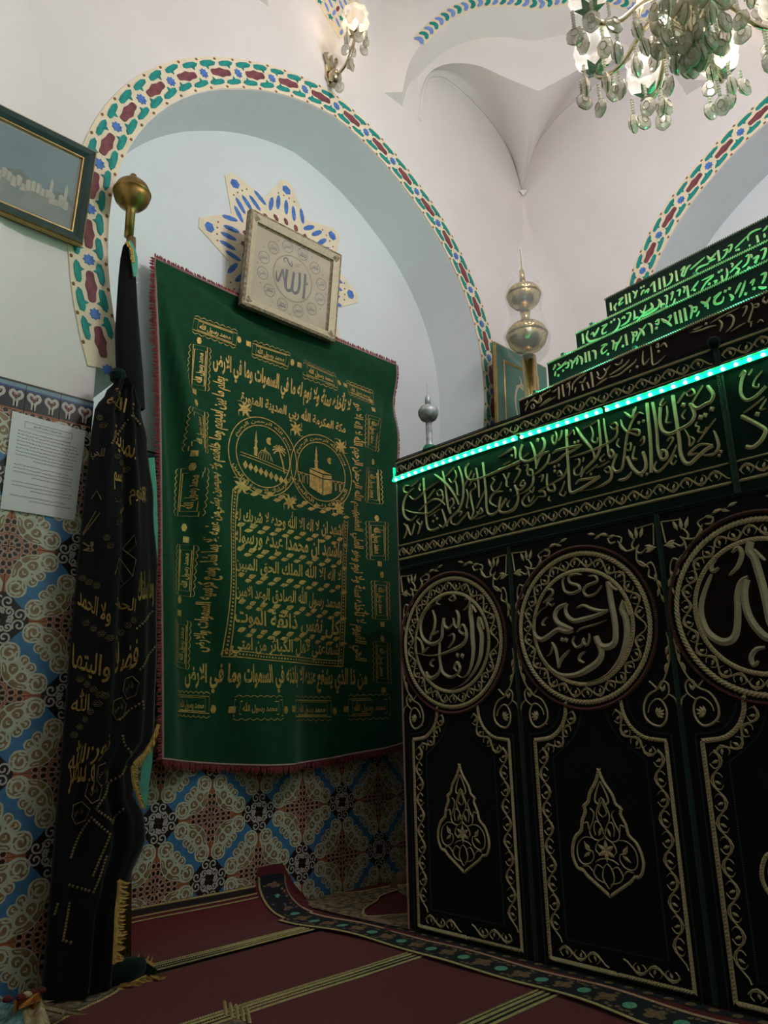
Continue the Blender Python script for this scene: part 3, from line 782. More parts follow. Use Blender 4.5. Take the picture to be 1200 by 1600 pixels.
        sr([(0.190, 0.722), (0.172, 0.740)], 0.005, 'c')
        for k in range(5):
            a = (-0.9 + k * 0.45); p = Y(0.182, 0.656); leaf(mb, p[0], p[1], 0.026 - abs(k - 2) * .003, 0.009, FLAT, (a + 0.5) if s > 0 else PI - (a + 0.5), 0.004)
        for k in range(2):
            p = Y(0.206, 0.712); leaf(mb, p[0], p[1], 0.020, 0.008, FLAT, PI / 2 + s * (0.4 - k * 0.8), 0.004)
        for k in range(4):
            p = Y(0.238 - 0.004 * k, 0.850 - k * 0.022); leaf(mb, p[0], p[1], 0.026, 0.010, FLAT, -PI / 2 - s * (0.35 if k % 2 else -0.1), 0.004)
        out['corner_scroll|%d' % s] = (mb, 'thread')
    # teardrop ornament
    mb = MB(); O = [(0.0, 0.516), (0.012, 0.488), (0.034, 0.458), (0.042, 0.436), (0.056, 0.424), (0.054, 0.410), (0.066, 0.386), (0.072, 0.362), (0.092, 0.344), (0.104, 0.316), (0.104, 0.290), (0.092, 0.268), (0.076, 0.264), (0.064, 0.252), (0.030, 0.230), (0.0, 0.211)]
    for s in (1, -1): rope(mb, catmull([(s * u * 0.97, v) for u, v in O], 3), 0.015, FLAT, 0.005, 0.001, False, 0.5 * s, 0.42)
    sy = lambda pts, w=0.004, m='b': [stroke(mb, [(s * a, b) for a, b in pts], w, FLAT, 0.0035, mode=m, k=3) for s in (1, -1)]
    sy([(0.0, 0.490), (0.014, 0.462), (0.020, 0.440), (0.010, 0.432), (0.006, 0.446)], 0.006)
    sy([(0.0, 0.450), (0.016, 0.418), (0.018, 0.396), (0.002, 0.368)]); sy([(0.0, 0.440), (0.012, 0.412), (0.0, 0.400)], 0.004)
    sy([(0.036, 0.420), (0.026, 0.408), (0.034, 0.384), (0.044, 0.364), (0.036, 0.346), (0.016, 0.342), (0.0, 0.356)])
    sy([(0.002, 0.358), (0.010, 0.382), (0.024, 0.388), (0.030, 0.372), (0.026, 0.354)]); sy([(0.060, 0.380), (0.048, 0.384), (0.046, 0.368)])
    sy([(0.036, 0.346), (0.062, 0.346), (0.084, 0.326), (0.086, 0.296), (0.072, 0.280), (0.050, 0.284), (0.038, 0.300), (0.040, 0.314)])
    sy([(0.0, 0.350), (0.022, 0.338), (0.030, 0.318), (0.016, 0.306)]); sy([(0.040, 0.314), (0.058, 0.318), (0.062, 0.336)])
    sy([(0.0, 0.228), (0.016, 0.250), (0.012, 0.276), (0.0, 0.288)]); sy([(0.006, 0.240), (0.030, 0.246), (0.042, 0.262), (0.030, 0.282), (0.014, 0.276)])
    sy([(0.042, 0.262), (0.056, 0.276), (0.074, 0.274)]); sy([(0.0, 0.300), (0.020, 0.296), (0.034, 0.288)])
    for k in range(6): leaf(mb, 0, 0.318, 0.028, 0.012, FLAT, PI / 2 + k * PI / 3, 0.004)
    for s in (1, -1):
        leaf(mb, s * 0.018, 0.352, 0.026, 0.009, FLAT, PI / 2 + s * 0.4, 0.003); leaf(mb, s * 0.046, 0.316, 0.026, 0.010, FLAT, PI / 2 - s * 0.8, 0.003)
        leaf(mb, s * 0.046, 0.312, 0.028, 0.010, FLAT, (0 if s > 0 else PI) - s * 0.6, 0.003)
    out['teardrop_embroidery'] = (mb, 'thread')
    return out
def panel_cloth(k):
    mb = MB(); nu, nv = 14, 30; vs = []; a, b = -PW / 2 + 0.003, PW / 2 - 0.003
    for j in range(nv + 1):
        for i in range(nu + 1):
            u = a + (b - a) * i / nu; v = TBOT + (1.172 - TBOT) * j / nv
            vs.append((u, v, 0.0))
    mb.add(vs, [(j * (nu + 1) + i, j * (nu + 1) + i + 1, (j + 1) * (nu + 1) + i + 1, (j + 1) * (nu + 1) + i) for j in range(nv) for i in range(nu)])
    return mb
PARTS = panel_parts()
PARTS = {n: (b, mt) for n, (b, mt) in PARTS.items()}
def local_mesh(name, mb, mat):
    me = bpy.data.meshes.new(name); me.from_pydata(mb.v, [], mb.f); me.materials.append(MATS[mat]); me.update(); return me
PMESH = {n: local_mesh(n.split('|')[0], b, mt) for n, (b, mt) in PARTS.items()}
PMESH['cloth'] = local_mesh('cloth_panel', panel_cloth(0), 'velvet_black')
b = MB(); blob(b, -0.014, 0.900, 0.152, 0.152, FLAT, 0.0003, 0.0006, 0, 48); PMESH['disc'] = local_mesh('medallion_field', b, 'velvet_brown')
RT = Matrix(((0, 0, -1, 0), (-1, 0, 0, 0), (0, 1, 0, 0), (0, 0, 0, 1)))
MED1 = """
e 50 875,560 860,640 890,740 890,850 880,960 840,1080 760,1200 680,1270 585,1310
b 20 880,560 900,620 920,690
e 52 785,425 775,520 790,640 795,760 805,900 790,1040 750,1150 690,1190 645,1160
b 22 795,440 815,470 840,515
b 32 645,1160 668,1090 640,1035 608,1080 640,1130
b 36 645,1150 590,1185 540,1180 490,1140 470,1080 455,960 460,830
b 38 465,1080 440,1150 380,1195 340,1180 320,1130
b 30 685,640 660,700 700,740 735,720 710,650 685,640
e 38 735,720 730,790 690,850 600,900 480,945 350,965 215,935
b 34 630,490 655,560 645,680
b 28 645,680 615,650 600,570
b 30 600,620 550,680 510,650 500,570
e 36 500,570 485,660 480,760 440,820 360,840 290,790 260,700 270,600 310,510 370,450 420,430
b 18 480,370 440,380 430,420 470,435
b 28 385,490 410,580 400,680 370,750 360,805
b 24 370,750 410,730 450,705
b 26 215,770 265,820 285,900 280,940
b 22 285,930 310,900 345,870
d 44 640,960 690,965
b 20 560,370 600,335 620,370 580,395 555,370
b 24 715,380 760,370 770,420 710,490
b 26 550,760 600,740 605,800 550,880
b 24 410,1000 370,1020 365,1060 400,1080
"""
MED2 = """
e 46 900,475 880,540 905,600 918,700 905,800 860,920 780,1020 700,1065 620,1085
b 20 905,480 920,530 940,585
c 42 775,330 785,400 800,500 820,600 830,700 825,780 790,815 740,820 700,790 682,740
b 20 780,335 810,375 850,395
e 44 690,760 725,860 700,930 620,990 530,1030 430,1030 350,980 285,895
b 24 540,530 590,510 650,535 720,550 780,545
b 34 780,545 700,580 600,610 520,625 470,590 455,540 470,495
b 36 470,495 400,530 375,590 400,640 460,670 515,690
e 34 515,690 470,705 400,690 340,730 280,765 235,740 215,680 225,610 270,550 320,515
b 18 320,515 325,480 370,455
b 16 330,490 350,510 375,490
b 22 580,280 530,275 480,295 490,340 550,360 560,395 500,420 450,400 435,330 450,300
b 22 630,290 680,290 690,330 620,360 590,400 620,440 680,420 730,360
b 16 545,710 560,690 600,675 690,650 770,615
b 22 525,740 510,780 540,825 580,800 590,760 600,800 620,800 635,760 635,720
d 30 430,765 460,768
b 24 355,785 385,850 405,980
b 26 405,980 420,920 490,840
b 14 320,890 350,860 360,810
b 24 605,855 565,885 560,920 600,940
b 18 320,595 290,625 285,655 310,660
b 18 305,400 350,390 360,420 320,460 290,490
"""
MED3 = """
c 52 745,275 735,345 770,390 800,480 840,620 870,760 895,880 930,940
b 26 770,330 810,375 860,420
c 50 715,560 700,640 705,740 740,850 800,940 870,1000 940,1000 990,930
b 50 730,540 670,580 645,680 650,800 640,950 600,1020 520,1030 430,970 385,880 370,780 395,660 450,520
b 32 490,400 450,450 460,500 510,470
b 34 605,360 650,320 680,370 650,460 585,530
b 36 860,1075 790,1090 750,1150 770,1210 810,1175
e 52 1075,300 1080,420 1100,560 1130,720 1150,850 1130,980
b 24 1080,310 1120,360 1160,400
"""
letters = [(MED1, (620, 880, 6.667)), (MED2, (790, 840, 4.8)), (MED3, (1020, 790, 4.85)), (MED2, (790, 840, 4.8)), (MED1, (620, 880, 6.667))]
plabels = ['panel with a gold medallion of stacked letters, next to the hanging banner', 'panel with a gold medallion of sweeping letters, between the other panels',
           'panel cut by the picture edge, with tall gold letters', 'black embroidered panel', 'black embroidered panel']
for k in range(5):
    c = 0.245 + PW * k
    M = Matrix.Translation(FT(c, 0, 0.002) - tomb.location) @ RT
    pan = bpy.data.objects.new('cloth_panel', PMESH['cloth']); COL.objects.link(pan); pan.parent = tomb; pan.matrix_local = M
    tag(pan, plabels[k])
    for n in list(PARTS) + ['disc']:
        o = bpy.data.objects.new(n.split('|')[0] if n != 'disc' else 'medallion_field', PMESH[n]); COL.objects.link(o); o.parent = pan
        o.location = (0, 0, 0.001)
    cc_ = 0.245 + PW * (k if k < 3 else (1 if k == 3 else 0))
    mb = MB(); trace(mb, letters[k][1], letters[k][0], FLAT, lambda px, py: (TP(px, py)[0] - cc_, TP(px, py)[1]), 0.007, wide=1.18)
    me = local_mesh('lettering', mb, 'thread_silver'); o = bpy.data.objects.new('lettering', me); COL.objects.link(o); o.parent = pan; o.location = (0, 0, 0.0012)
for k in range(1, 5):
    mb = MB(); s = -0.0
    P = [(PW * k, TBOT), (PW * k, 1.17)]
    stroke(mb, P, 0.014, FT, 0.005, 0.003, 'c', smooth=False); rope(mb, P, 0.0075, lambda u, v, n: FT(u - 0.0035, v, n), 0.004, 0.006, False, 0.8, 0.6); rope(mb, P, 0.0075, lambda u, v, n: FT(u + 0.0035, v, n), 0.004, 0.006, False, -0.8, 0.6)
    mb.build('seam_braid', 'cord_green', tomb)
# ---- inscription band above the panels
mb = MB(); mb.add([FT(0, 1.176, 0.004), FT(TLEN, 1.176, 0.004), FT(TLEN, 1.585, 0.004), FT(0, 1.585, 0.004)], [(0, 1, 2, 3)])
bandc = mb.build('inscription_band', 'velvet_dkgreen', tomb); tag(bandc, 'dark green band with a large gold inscription')  # black cloth coloured dark green for the LED light falling on it
mb = MB(); rope(mb, [(0, 1.178), (TLEN, 1.178)], 0.006, FT, 0.004, 0.005, False, 1.2, 0.9); mb.build('cord_outline', 'cord_green', bandc); mb = MB(); rope(mb, [(0, 1.172), (TLEN, 1.172)], 0.005, FT, 0.004, 0.004, False, 1.2, 0.9)
mb.build('cord_outline', 'cord_green', bandc)
BAND1 = """
b 24 175,255 110,310 75,390 70,470 90,530 140,560 200,510
b 16 150,270 120,300 80,290 85,240 130,235
b 14 145,245 180,215 215,185
b 16 235,215 220,260 235,285
c 20 260,165 265,260 280,400 285,520 300,630 340,655 410,625
b 16 130,330 170,365 230,330 290,270 405,195
b 14 300,360 330,315 370,265
b 16 90,460 150,485 240,495 310,490 380,440 430,400
b 18 220,470 270,420 340,370 400,365 440,390 465,420
b 15 385,290 420,275 440,310 400,330 390,300
b 14 440,310 448,340 440,380
b 14 300,525 350,495 420,450
b 20 435,455 455,520 470,580 440,625 410,600
d 24 350,570 365,515 385,545
b 24 365,130 430,180 500,250 560,340 592,415
b 24 590,55 620,150 635,260 625,370 590,460 530,520 495,560 480,620
b 20 440,100 460,200 475,320 490,430 510,500
b 17 500,380 530,355 545,400 510,450 520,500
d 20 545,445
b 14 470,150 510,105 550,65
b 14 555,90 570,150 530,210 500,170
b 15 560,190 575,250 580,320 605,320
c 20 690,20 655,70 660,140 690,180 760,175 860,140 1000,80 1160,15
b 18 755,70 775,200 785,350
c 22 815,20 830,150 845,300 850,430 870,500 920,500 980,440 1035,350
b 15 840,280 790,380 760,450
b 18 525,590 570,600 630,540 680,480
b 16 525,590 520,540 560,490 620,480 600,520
b 18 680,480 700,550 760,510 800,440
b 15 800,440 815,480 780,500 765,480
b 16 700,300 715,400 730,480 710,540
b 15 740,210 750,250 710,280 700,320
b 13 665,270 680,340 665,440 690,435
b 15 750,550 800,530 850,510
b 11 645,245 680,170 715,95
b 11 690,240 720,180 740,120
b 22 1015,290 930,300 890,350 890,400 950,435
b 14 945,150 905,160 925,185 895,240 920,290 970,260 995,200
b 14 1010,130 1040,190 1040,240 1065,245
b 13 1070,115 1055,150 1040,180
c 20 985,340 970,420 980,480 1040,485 1110,440 1145,370 1140,300 1115,230
b 13 1075,370 1045,410 1060,440
b 14 1160,45 1130,80 1170,90 1145,150 1110,210
b 15 80,590 110,640 80,730
b 15 110,600 145,700 180,590
b 15 225,540 200,570 230,610 210,690
b 14 250,565 240,600 225,620
"""
BAND2 = """
c 22 205,300 185,370 200,430 260,440 330,400 385,340 395,280 375,245
d 30 335,262
b 22 275,280 305,350 320,440 325,510
b 22 445,355 380,380 345,430 320,510
b 22 440,380 420,450 370,510 300,560
b 18 300,560 255,560 255,520 290,520 300,570
e 22 300,570 290,640 230,700 130,745
b 22 460,380 500,350 600,325 715,300
b 24 715,300 640,350 560,390 500,440 420,470
b 16 545,180 535,230 515,270
b 15 455,240 470,220 460,260 480,300 500,240 490,190
c 24 580,175 585,300 590,400 600,540 605,650 620,710 680,690 780,630 870,570
b 14 590,240 640,180 650,220
b 26 665,155 710,230 760,290 800,340
b 24 855,90 865,200 870,310 840,400 780,470 730,520 705,580
b 18 800,340 815,380 820,420
b 16 720,165 790,130 850,95
b 16 790,145 810,210 800,270 840,285 850,240
b 22 900,80 910,180 930,300 940,380 960,410 985,380 960,345 940,380
b 18 960,130 1000,115 1015,150 980,170 955,145
b 21 1015,150 1010,220 950,280 850,330 740,370 610,410
b 16 655,430 690,425 690,470 650,510 655,560 700,550 720,490
b 12 730,410 728,430 720,450
b 20 660,640 690,605 780,590 875,570
b 19 905,510 940,490 960,520 930,540 905,520
e 24 965,520 960,590 900,640 800,680 690,700
b 16 840,500 890,475 950,440
b 14 750,550 800,510 850,470
d 22 790,552
b 14 910,380 870,420 880,445 915,430
b 20 1045,90 1060,150 1110,200 1180,210
b 20 1075,25 1105,50 1140,75
b 20 1155,0 1150,40 1140,75
c 22 1100,200 1085,300 1070,420 1050,510 1000,530 975,480 1010,380
b 18 1080,340 1120,350 1130,290 1090,310
b 15 1030,250 1010,300 1040,330
b 16 1165,320 1145,420 1190,430
b 26 1100,410 1140,500 1200,545
b 26 1140,530 1090,590 1020,605
b 20 420,550 415,620 430,690 480,690 470,640 420,650
b 18 590,500 560,570 500,610 440,640
b 15 505,555 520,525 545,560 510,570
b 14 345,580 385,560 370,620
b 18 410,660 345,700 390,700 400,740 345,745
b 19 345,745 280,810 230,825 205,790 230,740 280,700
b 14 440,740 430,775 455,780
b 14 570,610 545,680 525,720 560,740 580,700
b 14 220,480 255,475 240,530
b 15 185,480 160,500 185,530 140,620
b 17 225,610 205,610 190,650 225,650 230,620
b 17 230,650 180,690 140,660
c 20 155,670 170,760 140,850 60,880 10,860 70,760
b 12 100,775 85,800 80,830
b 13 45,550 70,600 70,650 95,660
b 12 95,540 85,570 75,600
c 22 0,520 80,490 190,440
b 20 0,410 100,350 140,330 150,420
d 24 480,490 515,478 480,527 650,285 680,275 115,395 105,690
b 12 45,475 80,455 110,440
b 12 215,410 240,390 265,370
b 13 270,690 290,710 310,660
b 13 260,740 270,790 310,735
"""
BAND3 = """
b 20 40,640 100,660 110,620 60,610 25,620
b 20 150,480 100,470 50,540 20,620 5,700
b 20 85,415 65,460 45,510
d 26 105,552 145,538
c 28 175,385 185,500 200,650 210,800 212,980
c 25 222,380 245,500 260,640 270,780 300,860 340,850 340,800 300,790 290,840
b 16 120,750 150,720 150,670 120,710
b 18 75,750 55,850 100,860
c 28 5,840 50,930 110,985 160,950 165,880 140,800
d 26 130,1000 175,990
c 28 290,420 285,540 310,620 370,645 450,610 540,560 580,490 560,420 540,390
b 16 320,345 290,390 300,410 340,375
b 18 345,410 350,480 340,550 390,545
c 30 395,320 410,430 430,560 450,700 460,800 490,880 540,900 600,850 680,780 740,745
b 20 435,390 465,340 500,290
b 17 510,300 560,265 580,300 530,325 510,300
d 38 485,400 728,435 632,505 670,487
c 28 550,390 600,430 680,390 720,370 740,310 690,240
b 16 560,390 605,310 655,235
b 16 510,440 475,490 500,525
b 17 605,545 590,580 620,590 610,630 660,630 685,590
b 18 610,720 680,620 765,515
b 17 500,610 535,680 540,750 580,700 550,670
b 24 745,745 640,735 570,780 530,825 620,810
b 26 745,620 770,680 785,760 740,820 650,830
d 28 805,797 790,830
b 17 350,780 400,690 370,680 350,710
b 22 430,740 380,850 310,940 260,970 235,930 260,880
b 18 430,850 410,830 380,880 400,910 430,870
c 26 1010,120 980,200 975,300 1020,360 1100,330 1190,240
b 18 1075,95 1055,125 1040,150
b 18 965,165 1000,110 1020,130
b 17 1160,110 1100,180 1080,240 1120,250 1130,220
b 18 1000,470 1080,410 1180,330
b 18 1195,350 1160,400 1140,440 1190,430
d 38 1115,478
c 32 980,495 1050,530 1140,580 1185,620 1150,700 1080,760 1020,755
"""
mb = MB(); FTb = lambda u, v, n=0.0: FT(u, v, n + 0.004)
trace(mb, (620, 720, 6.0), BAND1, FTb, h=0.006, wide=1.12); trace(mb, (780, 640, 5.4545), BAND2, FTb, h=0.006, wide=1.12); trace(mb, (980, 560, 5.4545), BAND3, FTb, h=0.006, wide=1.12)
mb.build('lettering', 'thread', bandc); mb = MB()
FTc = lambda u, v, n=0.0: FTb(u + 1.22, v, n)
trace(mb, (780, 640, 5.4545), BAND2, FTc, h=0.006, wide=1.12)
mb.build('lettering', 'thread', bandc)
for (va, vb, n) in ((1.2095, 1.2600, 'lower'), (1.527, 1.583, 'upper')):
    mb = MB(); hgt = vb - va
    for (ua, ub) in ((0.004, 1.186), (1.208, 2.44)):
        mb = MB()
        if n == 'lower':
            rope(mb, [(ua, va), (ub, va)], 0.013, FTb, 0.005, 0.001, False, 0.6, 0.5); rope(mb, [(ua, vb), (ub, vb)], 0.009, FTb, 0.005, 0.001, False, 0.6, 0.55)
            vine(mb, [(ua, (va + vb) / 2), (ub, (va + vb) / 2)], 0.015, 0.075, FTb, 0.0042)
        else:
            rope(mb, [(ua, vb - 0.008), (ub, vb - 0.008)], 0.012, FTb, 0.005, 0.001, False, 0.6, 0.5); rope(mb, [(ua, va), (ub, va)], 0.007, FTb, 0.005, 0.001, False, 0.6, 0.6)
            vine(mb, [(ua, va + 0.021), (ub, va + 0.021)], 0.0145, 0.080, FTb, 0.0042)
        mb.build('vine_border', 'thread', bandc)
mb = MB(); P = [(1.197, 1.18), (1.197, 1.57)]
stroke(mb, P, 0.017, FT, 0.006, 0.005, 'c', smooth=False)
rope(mb, P, 0.009, lambda u, v, n: FT(u - .004, v, n), 0.004, 0.009, False, 0.9, 0.6); rope(mb, P, 0.009, lambda u, v, n: FT(u + .004, v, n), 0.004, 0.009, False, -0.9, 0.6)
mb.build('seam_braid', 'cord_green', bandc)
mb = MB(); rope(mb, [(0.0, 1.592), (TLEN, 1.592)], 0.007, FT, 0.005, -0.006, False, 1.2, 0.8); mb.build('edge_cord', 'velvet_brown', tomb)
mb = MB(); rope(mb, [(0.002, TBOT), (0.002, 1.58)], 0.009, FT, 0.005, 0.003, False, 0.9, 0.6); mb.build('edge_cord', 'piping', tomb)
# ---- four steps on top
T0A = """
b 14 115,415 130,405 140,375
b 14 120,470 128,440 150,400
b 16 165,385 200,375 230,400 260,385
b 14 170,430 190,410 200,435 180,450 170,430
b 16 245,435 300,385 350,350
b 16 230,400 260,340 300,310 350,280
b 14 150,400 180,370 210,345
b 14 250,330 262,365 255,395
b 14 270,420 330,380 395,340
c 16 415,255 420,310 420,365
c 16 450,235 455,290 465,345
b 14 360,300 385,290 400,270
b 14 480,240 500,225 515,260 510,335
b 14 490,265 505,235 520,205
b 16 540,285 545,230 590,180 670,130
b 14 560,310 565,285 570,260
b 16 600,215 630,215 650,185 655,165
c 16 625,235 630,260 635,290
c 16 670,215 680,240 690,270
c 18 705,125 715,180 725,260
b 16 750,245 800,210 855,175
b 16 760,165 790,185 830,150 850,90
b 14 760,120 768,140 775,160
b 14 820,90 840,110 880,60
b 16 870,150 940,110 1010,60 1050,10
b 14 920,50 950,60 980,30 985,5
b 16 860,175 950,150 1030,90 1090,40 1110,5
d 20 1115,75
b 14 1050,130 1055,115 1060,100
"""
T0B = """
b 16 990,650 985,740 1000,780 1050,720
b 16 1060,600 1070,690 1080,780 1130,760 1200,690
b 14 1110,600 1130,580 1130,620 1110,610
d 24 1135,655 935,800
b 16 1150,610 1190,580 1215,620
"""
T0C = """
b 14 40,960 100,900 160,860
b 16 60,1000 150,940 230,900 300,850
b 16 330,1000 345,1040 330,1090
b 14 380,1010 420,1000 400,1060
b 14 500,1050 540,1040 590,1015
d 24 620,995
b 16 470,1080 560,1060 640,1030 720,1010
b 14 660,990 780,920 940,840
b 18 740,960 770,1000 750,1070
b 18 810,930 850,915 880,950 860,1020 800,1080
b 14 850,1070 930,1020 990,985
b 16 960,850 1000,830 990,880 960,930
b 16 1040,800 1060,840 1030,940 1020,980 1060,970
b 16 1060,820 1110,810 1100,840 1050,840
b 14 1045,980 1042,1000 1040,1030
b 14 1100,990 1130,960 1160,980
b 18 1170,740 1155,780 1185,800 1200,770
"""
T1A = """
b 20 145,830 165,790 160,780
b 18 160,890 165,865 170,840
b 18 180,830 230,790 270,745
b 18 190,770 200,780 215,790
d 22 240,835 195,880
b 18 255,780 290,760 285,800 260,810
b 20 300,735 325,760 320,820
b 20 330,770 350,740 385,690
b 20 365,780 375,730 350,720
b 22 395,700 415,730 415,780
c 20 445,665 450,710 455,760
c 20 478,655 484,700 490,750
b 22 510,650 540,660 545,730
b 18 595,605 640,585 600,640 610,675 655,640
b 18 640,600 648,590 655,580
d 24 660,680 800,605 1115,435
b 20 695,555 715,570 705,640
b 20 715,580 760,570 790,510
b 20 730,650 740,600 770,560
c 20 825,495 832,550 840,600
b 20 880,470 900,510 890,580
b 18 890,480 930,475 920,510 890,500
b 20 930,560 950,500 1020,400
b 22 950,440 985,470 1000,510
b 20 1035,395 1065,410 1075,490
b 18 1105,380 1135,355 1130,400 1105,395
b 22 1160,350 1180,365 1200,385
"""
T1B = """
b 22 205,950 260,985 300,1020
b 20 260,940 290,920 270,980
c 22 325,890 335,945 345,1000
c 22 370,870 380,930 390,990
c 22 415,850 425,910 435,970
b 22 460,825 490,850 475,950
b 20 490,850 530,840 520,880 490,870
b 18 530,930 545,900 560,875
b 24 570,790 620,800 660,745
b 24 610,840 625,800 640,860
b 22 690,750 760,700 700,770 710,810 770,790 785,740
d 26 800,690 840,665 1070,665 990,715
b 24 840,720 870,750 850,780
b 22 890,720 930,640 950,610
b 22 930,750 960,680 990,590
b 20 1030,620 1070,580 1050,640
b 22 1130,540 1180,520 1160,590 1140,620
b 24 1110,650 1150,660 1190,650
"""
T2A = """
c 20 420,490 426,540 432,585
b 20 475,460 460,520 490,560 560,540
b 18 500,500 520,480 530,520
b 20 530,515 555,470 575,430
b 18 600,420 650,400 610,450 610,490 650,470
b 18 560,540 660,510 740,450 770,380 755,345
d 22 690,380 718,358 1100,262
b 18 790,350 810,330 820,350
b 20 830,300 870,300 850,370 780,420
b 20 905,270 910,340 900,360
b 18 900,350 925,340 950,330
b 18 960,270 990,290 1015,220
b 18 930,370 1000,300 1070,250 1070,205
b 18 950,340 1040,300 1130,240 1145,170
b 18 1160,230 1180,210 1200,240
"""
T2B = """
b 20 100,800 120,840 100,870
b 20 170,765 195,800 200,850
b 18 230,735 255,740 250,820
b 18 285,720 310,700 290,780
b 18 310,830 320,795 330,760
b 18 345,690 375,680 365,740
b 18 400,650 420,660 410,710
c 18 440,640 448,690 455,745
b 18 480,690 515,640 550,595
d 22 512,680 650,622 740,510 765,495 1020,470
b 18 580,590 690,540 620,610 570,690
b 18 690,600 720,590 700,620
c 18 765,545 770,570 775,600
b 18 810,475 820,530 800,590
b 18 850,430 870,440 860,470
b 18 840,520 900,460 960,400
b 20 900,470 930,490 900,530 950,520
b 18 990,370 1020,350 1010,420 960,470
b 18 1040,345 1045,360 1050,380
b 22 1060,390 1110,360 1080,420 1100,410
b 20 1130,310 1180,290 1160,370 1140,390
"""
T3A = """
c 18 682,200 686,240 690,275
b 18 745,200 720,240 735,275
b 18 760,170 800,150 770,190 765,220 805,190
c 18 825,120 830,165 835,215
c 18 858,110 863,155 868,200
b 18 890,90 920,120 905,160
b 18 915,130 925,105 935,80
b 18 970,130 985,90 1010,80
b 18 1000,110 1040,70 1030,110
d 20 970,58 995,45
b 16 1055,50 1070,28 1085,5
"""
T3B = """
c 20 130,600 135,650 140,700
c 20 178,570 183,620 188,675
c 20 220,555 228,605 235,655
b 20 275,530 300,540 290,600 250,640
b 16 280,545 290,530 300,520
c 18 335,500 342,550 350,600
b 18 380,500 420,460 390,540 420,540
b 18 410,560 440,480 480,440
b 16 470,490 540,430 610,370
b 18 520,520 550,470 650,430
b 22 630,360 660,390 715,330
b 16 640,420 675,402 710,385
c 20 730,310 738,360 745,410
b 18 780,310 820,300 800,350 765,390
b 18 825,270 860,255 850,300 830,330
b 16 890,290 950,230 1010,170
d 20 905,305 925,300
b 18 1015,220 1015,170 1060,130 1140,100
b 20 1020,265 1030,262 1040,260
c 18 1095,170 1103,200 1110,235
b 18 1150,130 1180,100 1195,75
b 18 1165,150 1168,170 1170,190
"""
KA, KB, KC = (800, 560, 5.714), (840, 440, 6.0), (1000, 340, 6.0)
TTEXT = [((KA, T0A), (KB, T0B), (KC, T0C)), ((KB, T1A), (KC, T1B)), ((KB, T2A), (KC, T2B)), ((KB, T3A), (KC, T3B))]
TILT = 0.05                              # the steps rise a little towards the right
TIER = [(0.12, 1.397, 1.600, 1.707, 1.655), (0.19, 1.318, 1.70, 1.840, 1.744),
        (0.26, 1.238, 1.833, 1.947, 1.880), (0.34, 1.156, 1.94, 2.077, 1.995)]
tnames = ('lowest step with large gold letters', 'second step from the bottom', 'third step from the bottom', 'topmost step with brown edging')
LEDLINES = []
for k, (a, Y1, z0, z1, zv) in enumerate(TIER):
    mb = MB(); X0, X1, Y0 = TX + a, TX + TDEP - a, TY - TLEN + a
    r = 0.008; tz = lambda y: TILT * (Y1 - y)
    A = [(X0, Y1), (X0, Y0), (X1, Y0), (X1, Y1)]; B = [(X0 + r, Y1 - r), (X0 + r, Y0 + r), (X1 - r, Y0 + r), (X1 - r, Y1 - r)]
    zb = lambda y: z0 + (tz(y) - 0.006 if k else 0)
    for i in range(4):
        j = (i + 1) % 4; p, q, pb, qb = A[i], A[j], B[i], B[j]
        mb.add([p + (zb(p[1]),), q + (zb(q[1]),), q + (z1 - r + tz(q[1]),), p + (z1 - r + tz(p[1]),)], [(0, 1, 2, 3)])
        mb.add([p + (z1 - r + tz(p[1]),), q + (z1 - r + tz(q[1]),), qb + (z1 + tz(q[1]),), pb + (z1 + tz(p[1]),)], [(0, 1, 2, 3)])
    mb.add([p + (z1 + tz(p[1]),) for p in B], [(0, 1, 2, 3)])
    t = mb.build('step', 'velvet_black' if k else 'velvet_brown', tomb); tag(t, tnames[k])
    FK = lambda u, v, n=0.0: Vector((X0 - n, Y1 - u, v + TILT * u)); ln = Y1 - Y0
    for rep in range(3):            # the cloth repeats its lettering towards the far end
        mb = MB(); sh = rep * 0.80
        F0 = lambda u, v, n=0.0: Vector((X0 - n, Y1 - u - sh, v + TILT * sh))
        def PK(px, py): q = onX(px, py, X0); return (Y1 - q.y, min(q.z, z1 - .012 + TILT * max(0, Y1 - q.y)))
        for crop, st in TTEXT[k]: trace(mb, crop, st, F0, PK, 0.003, wide=1.15)
        if rep < 2: mb.build('lettering', 'thread', t)
    mb = MB(); rope(mb, [(0, z1 - 0.006), (ln, z1 - 0.006)], 0.010, FK, 0.004, 0.001, False, 1.15, 0.7)
    mb.build('edge_cord', 'cord_brown' if k == 3 else 'thread', t)
    LEDLINES.append((X0, Y0, Y1, z1))
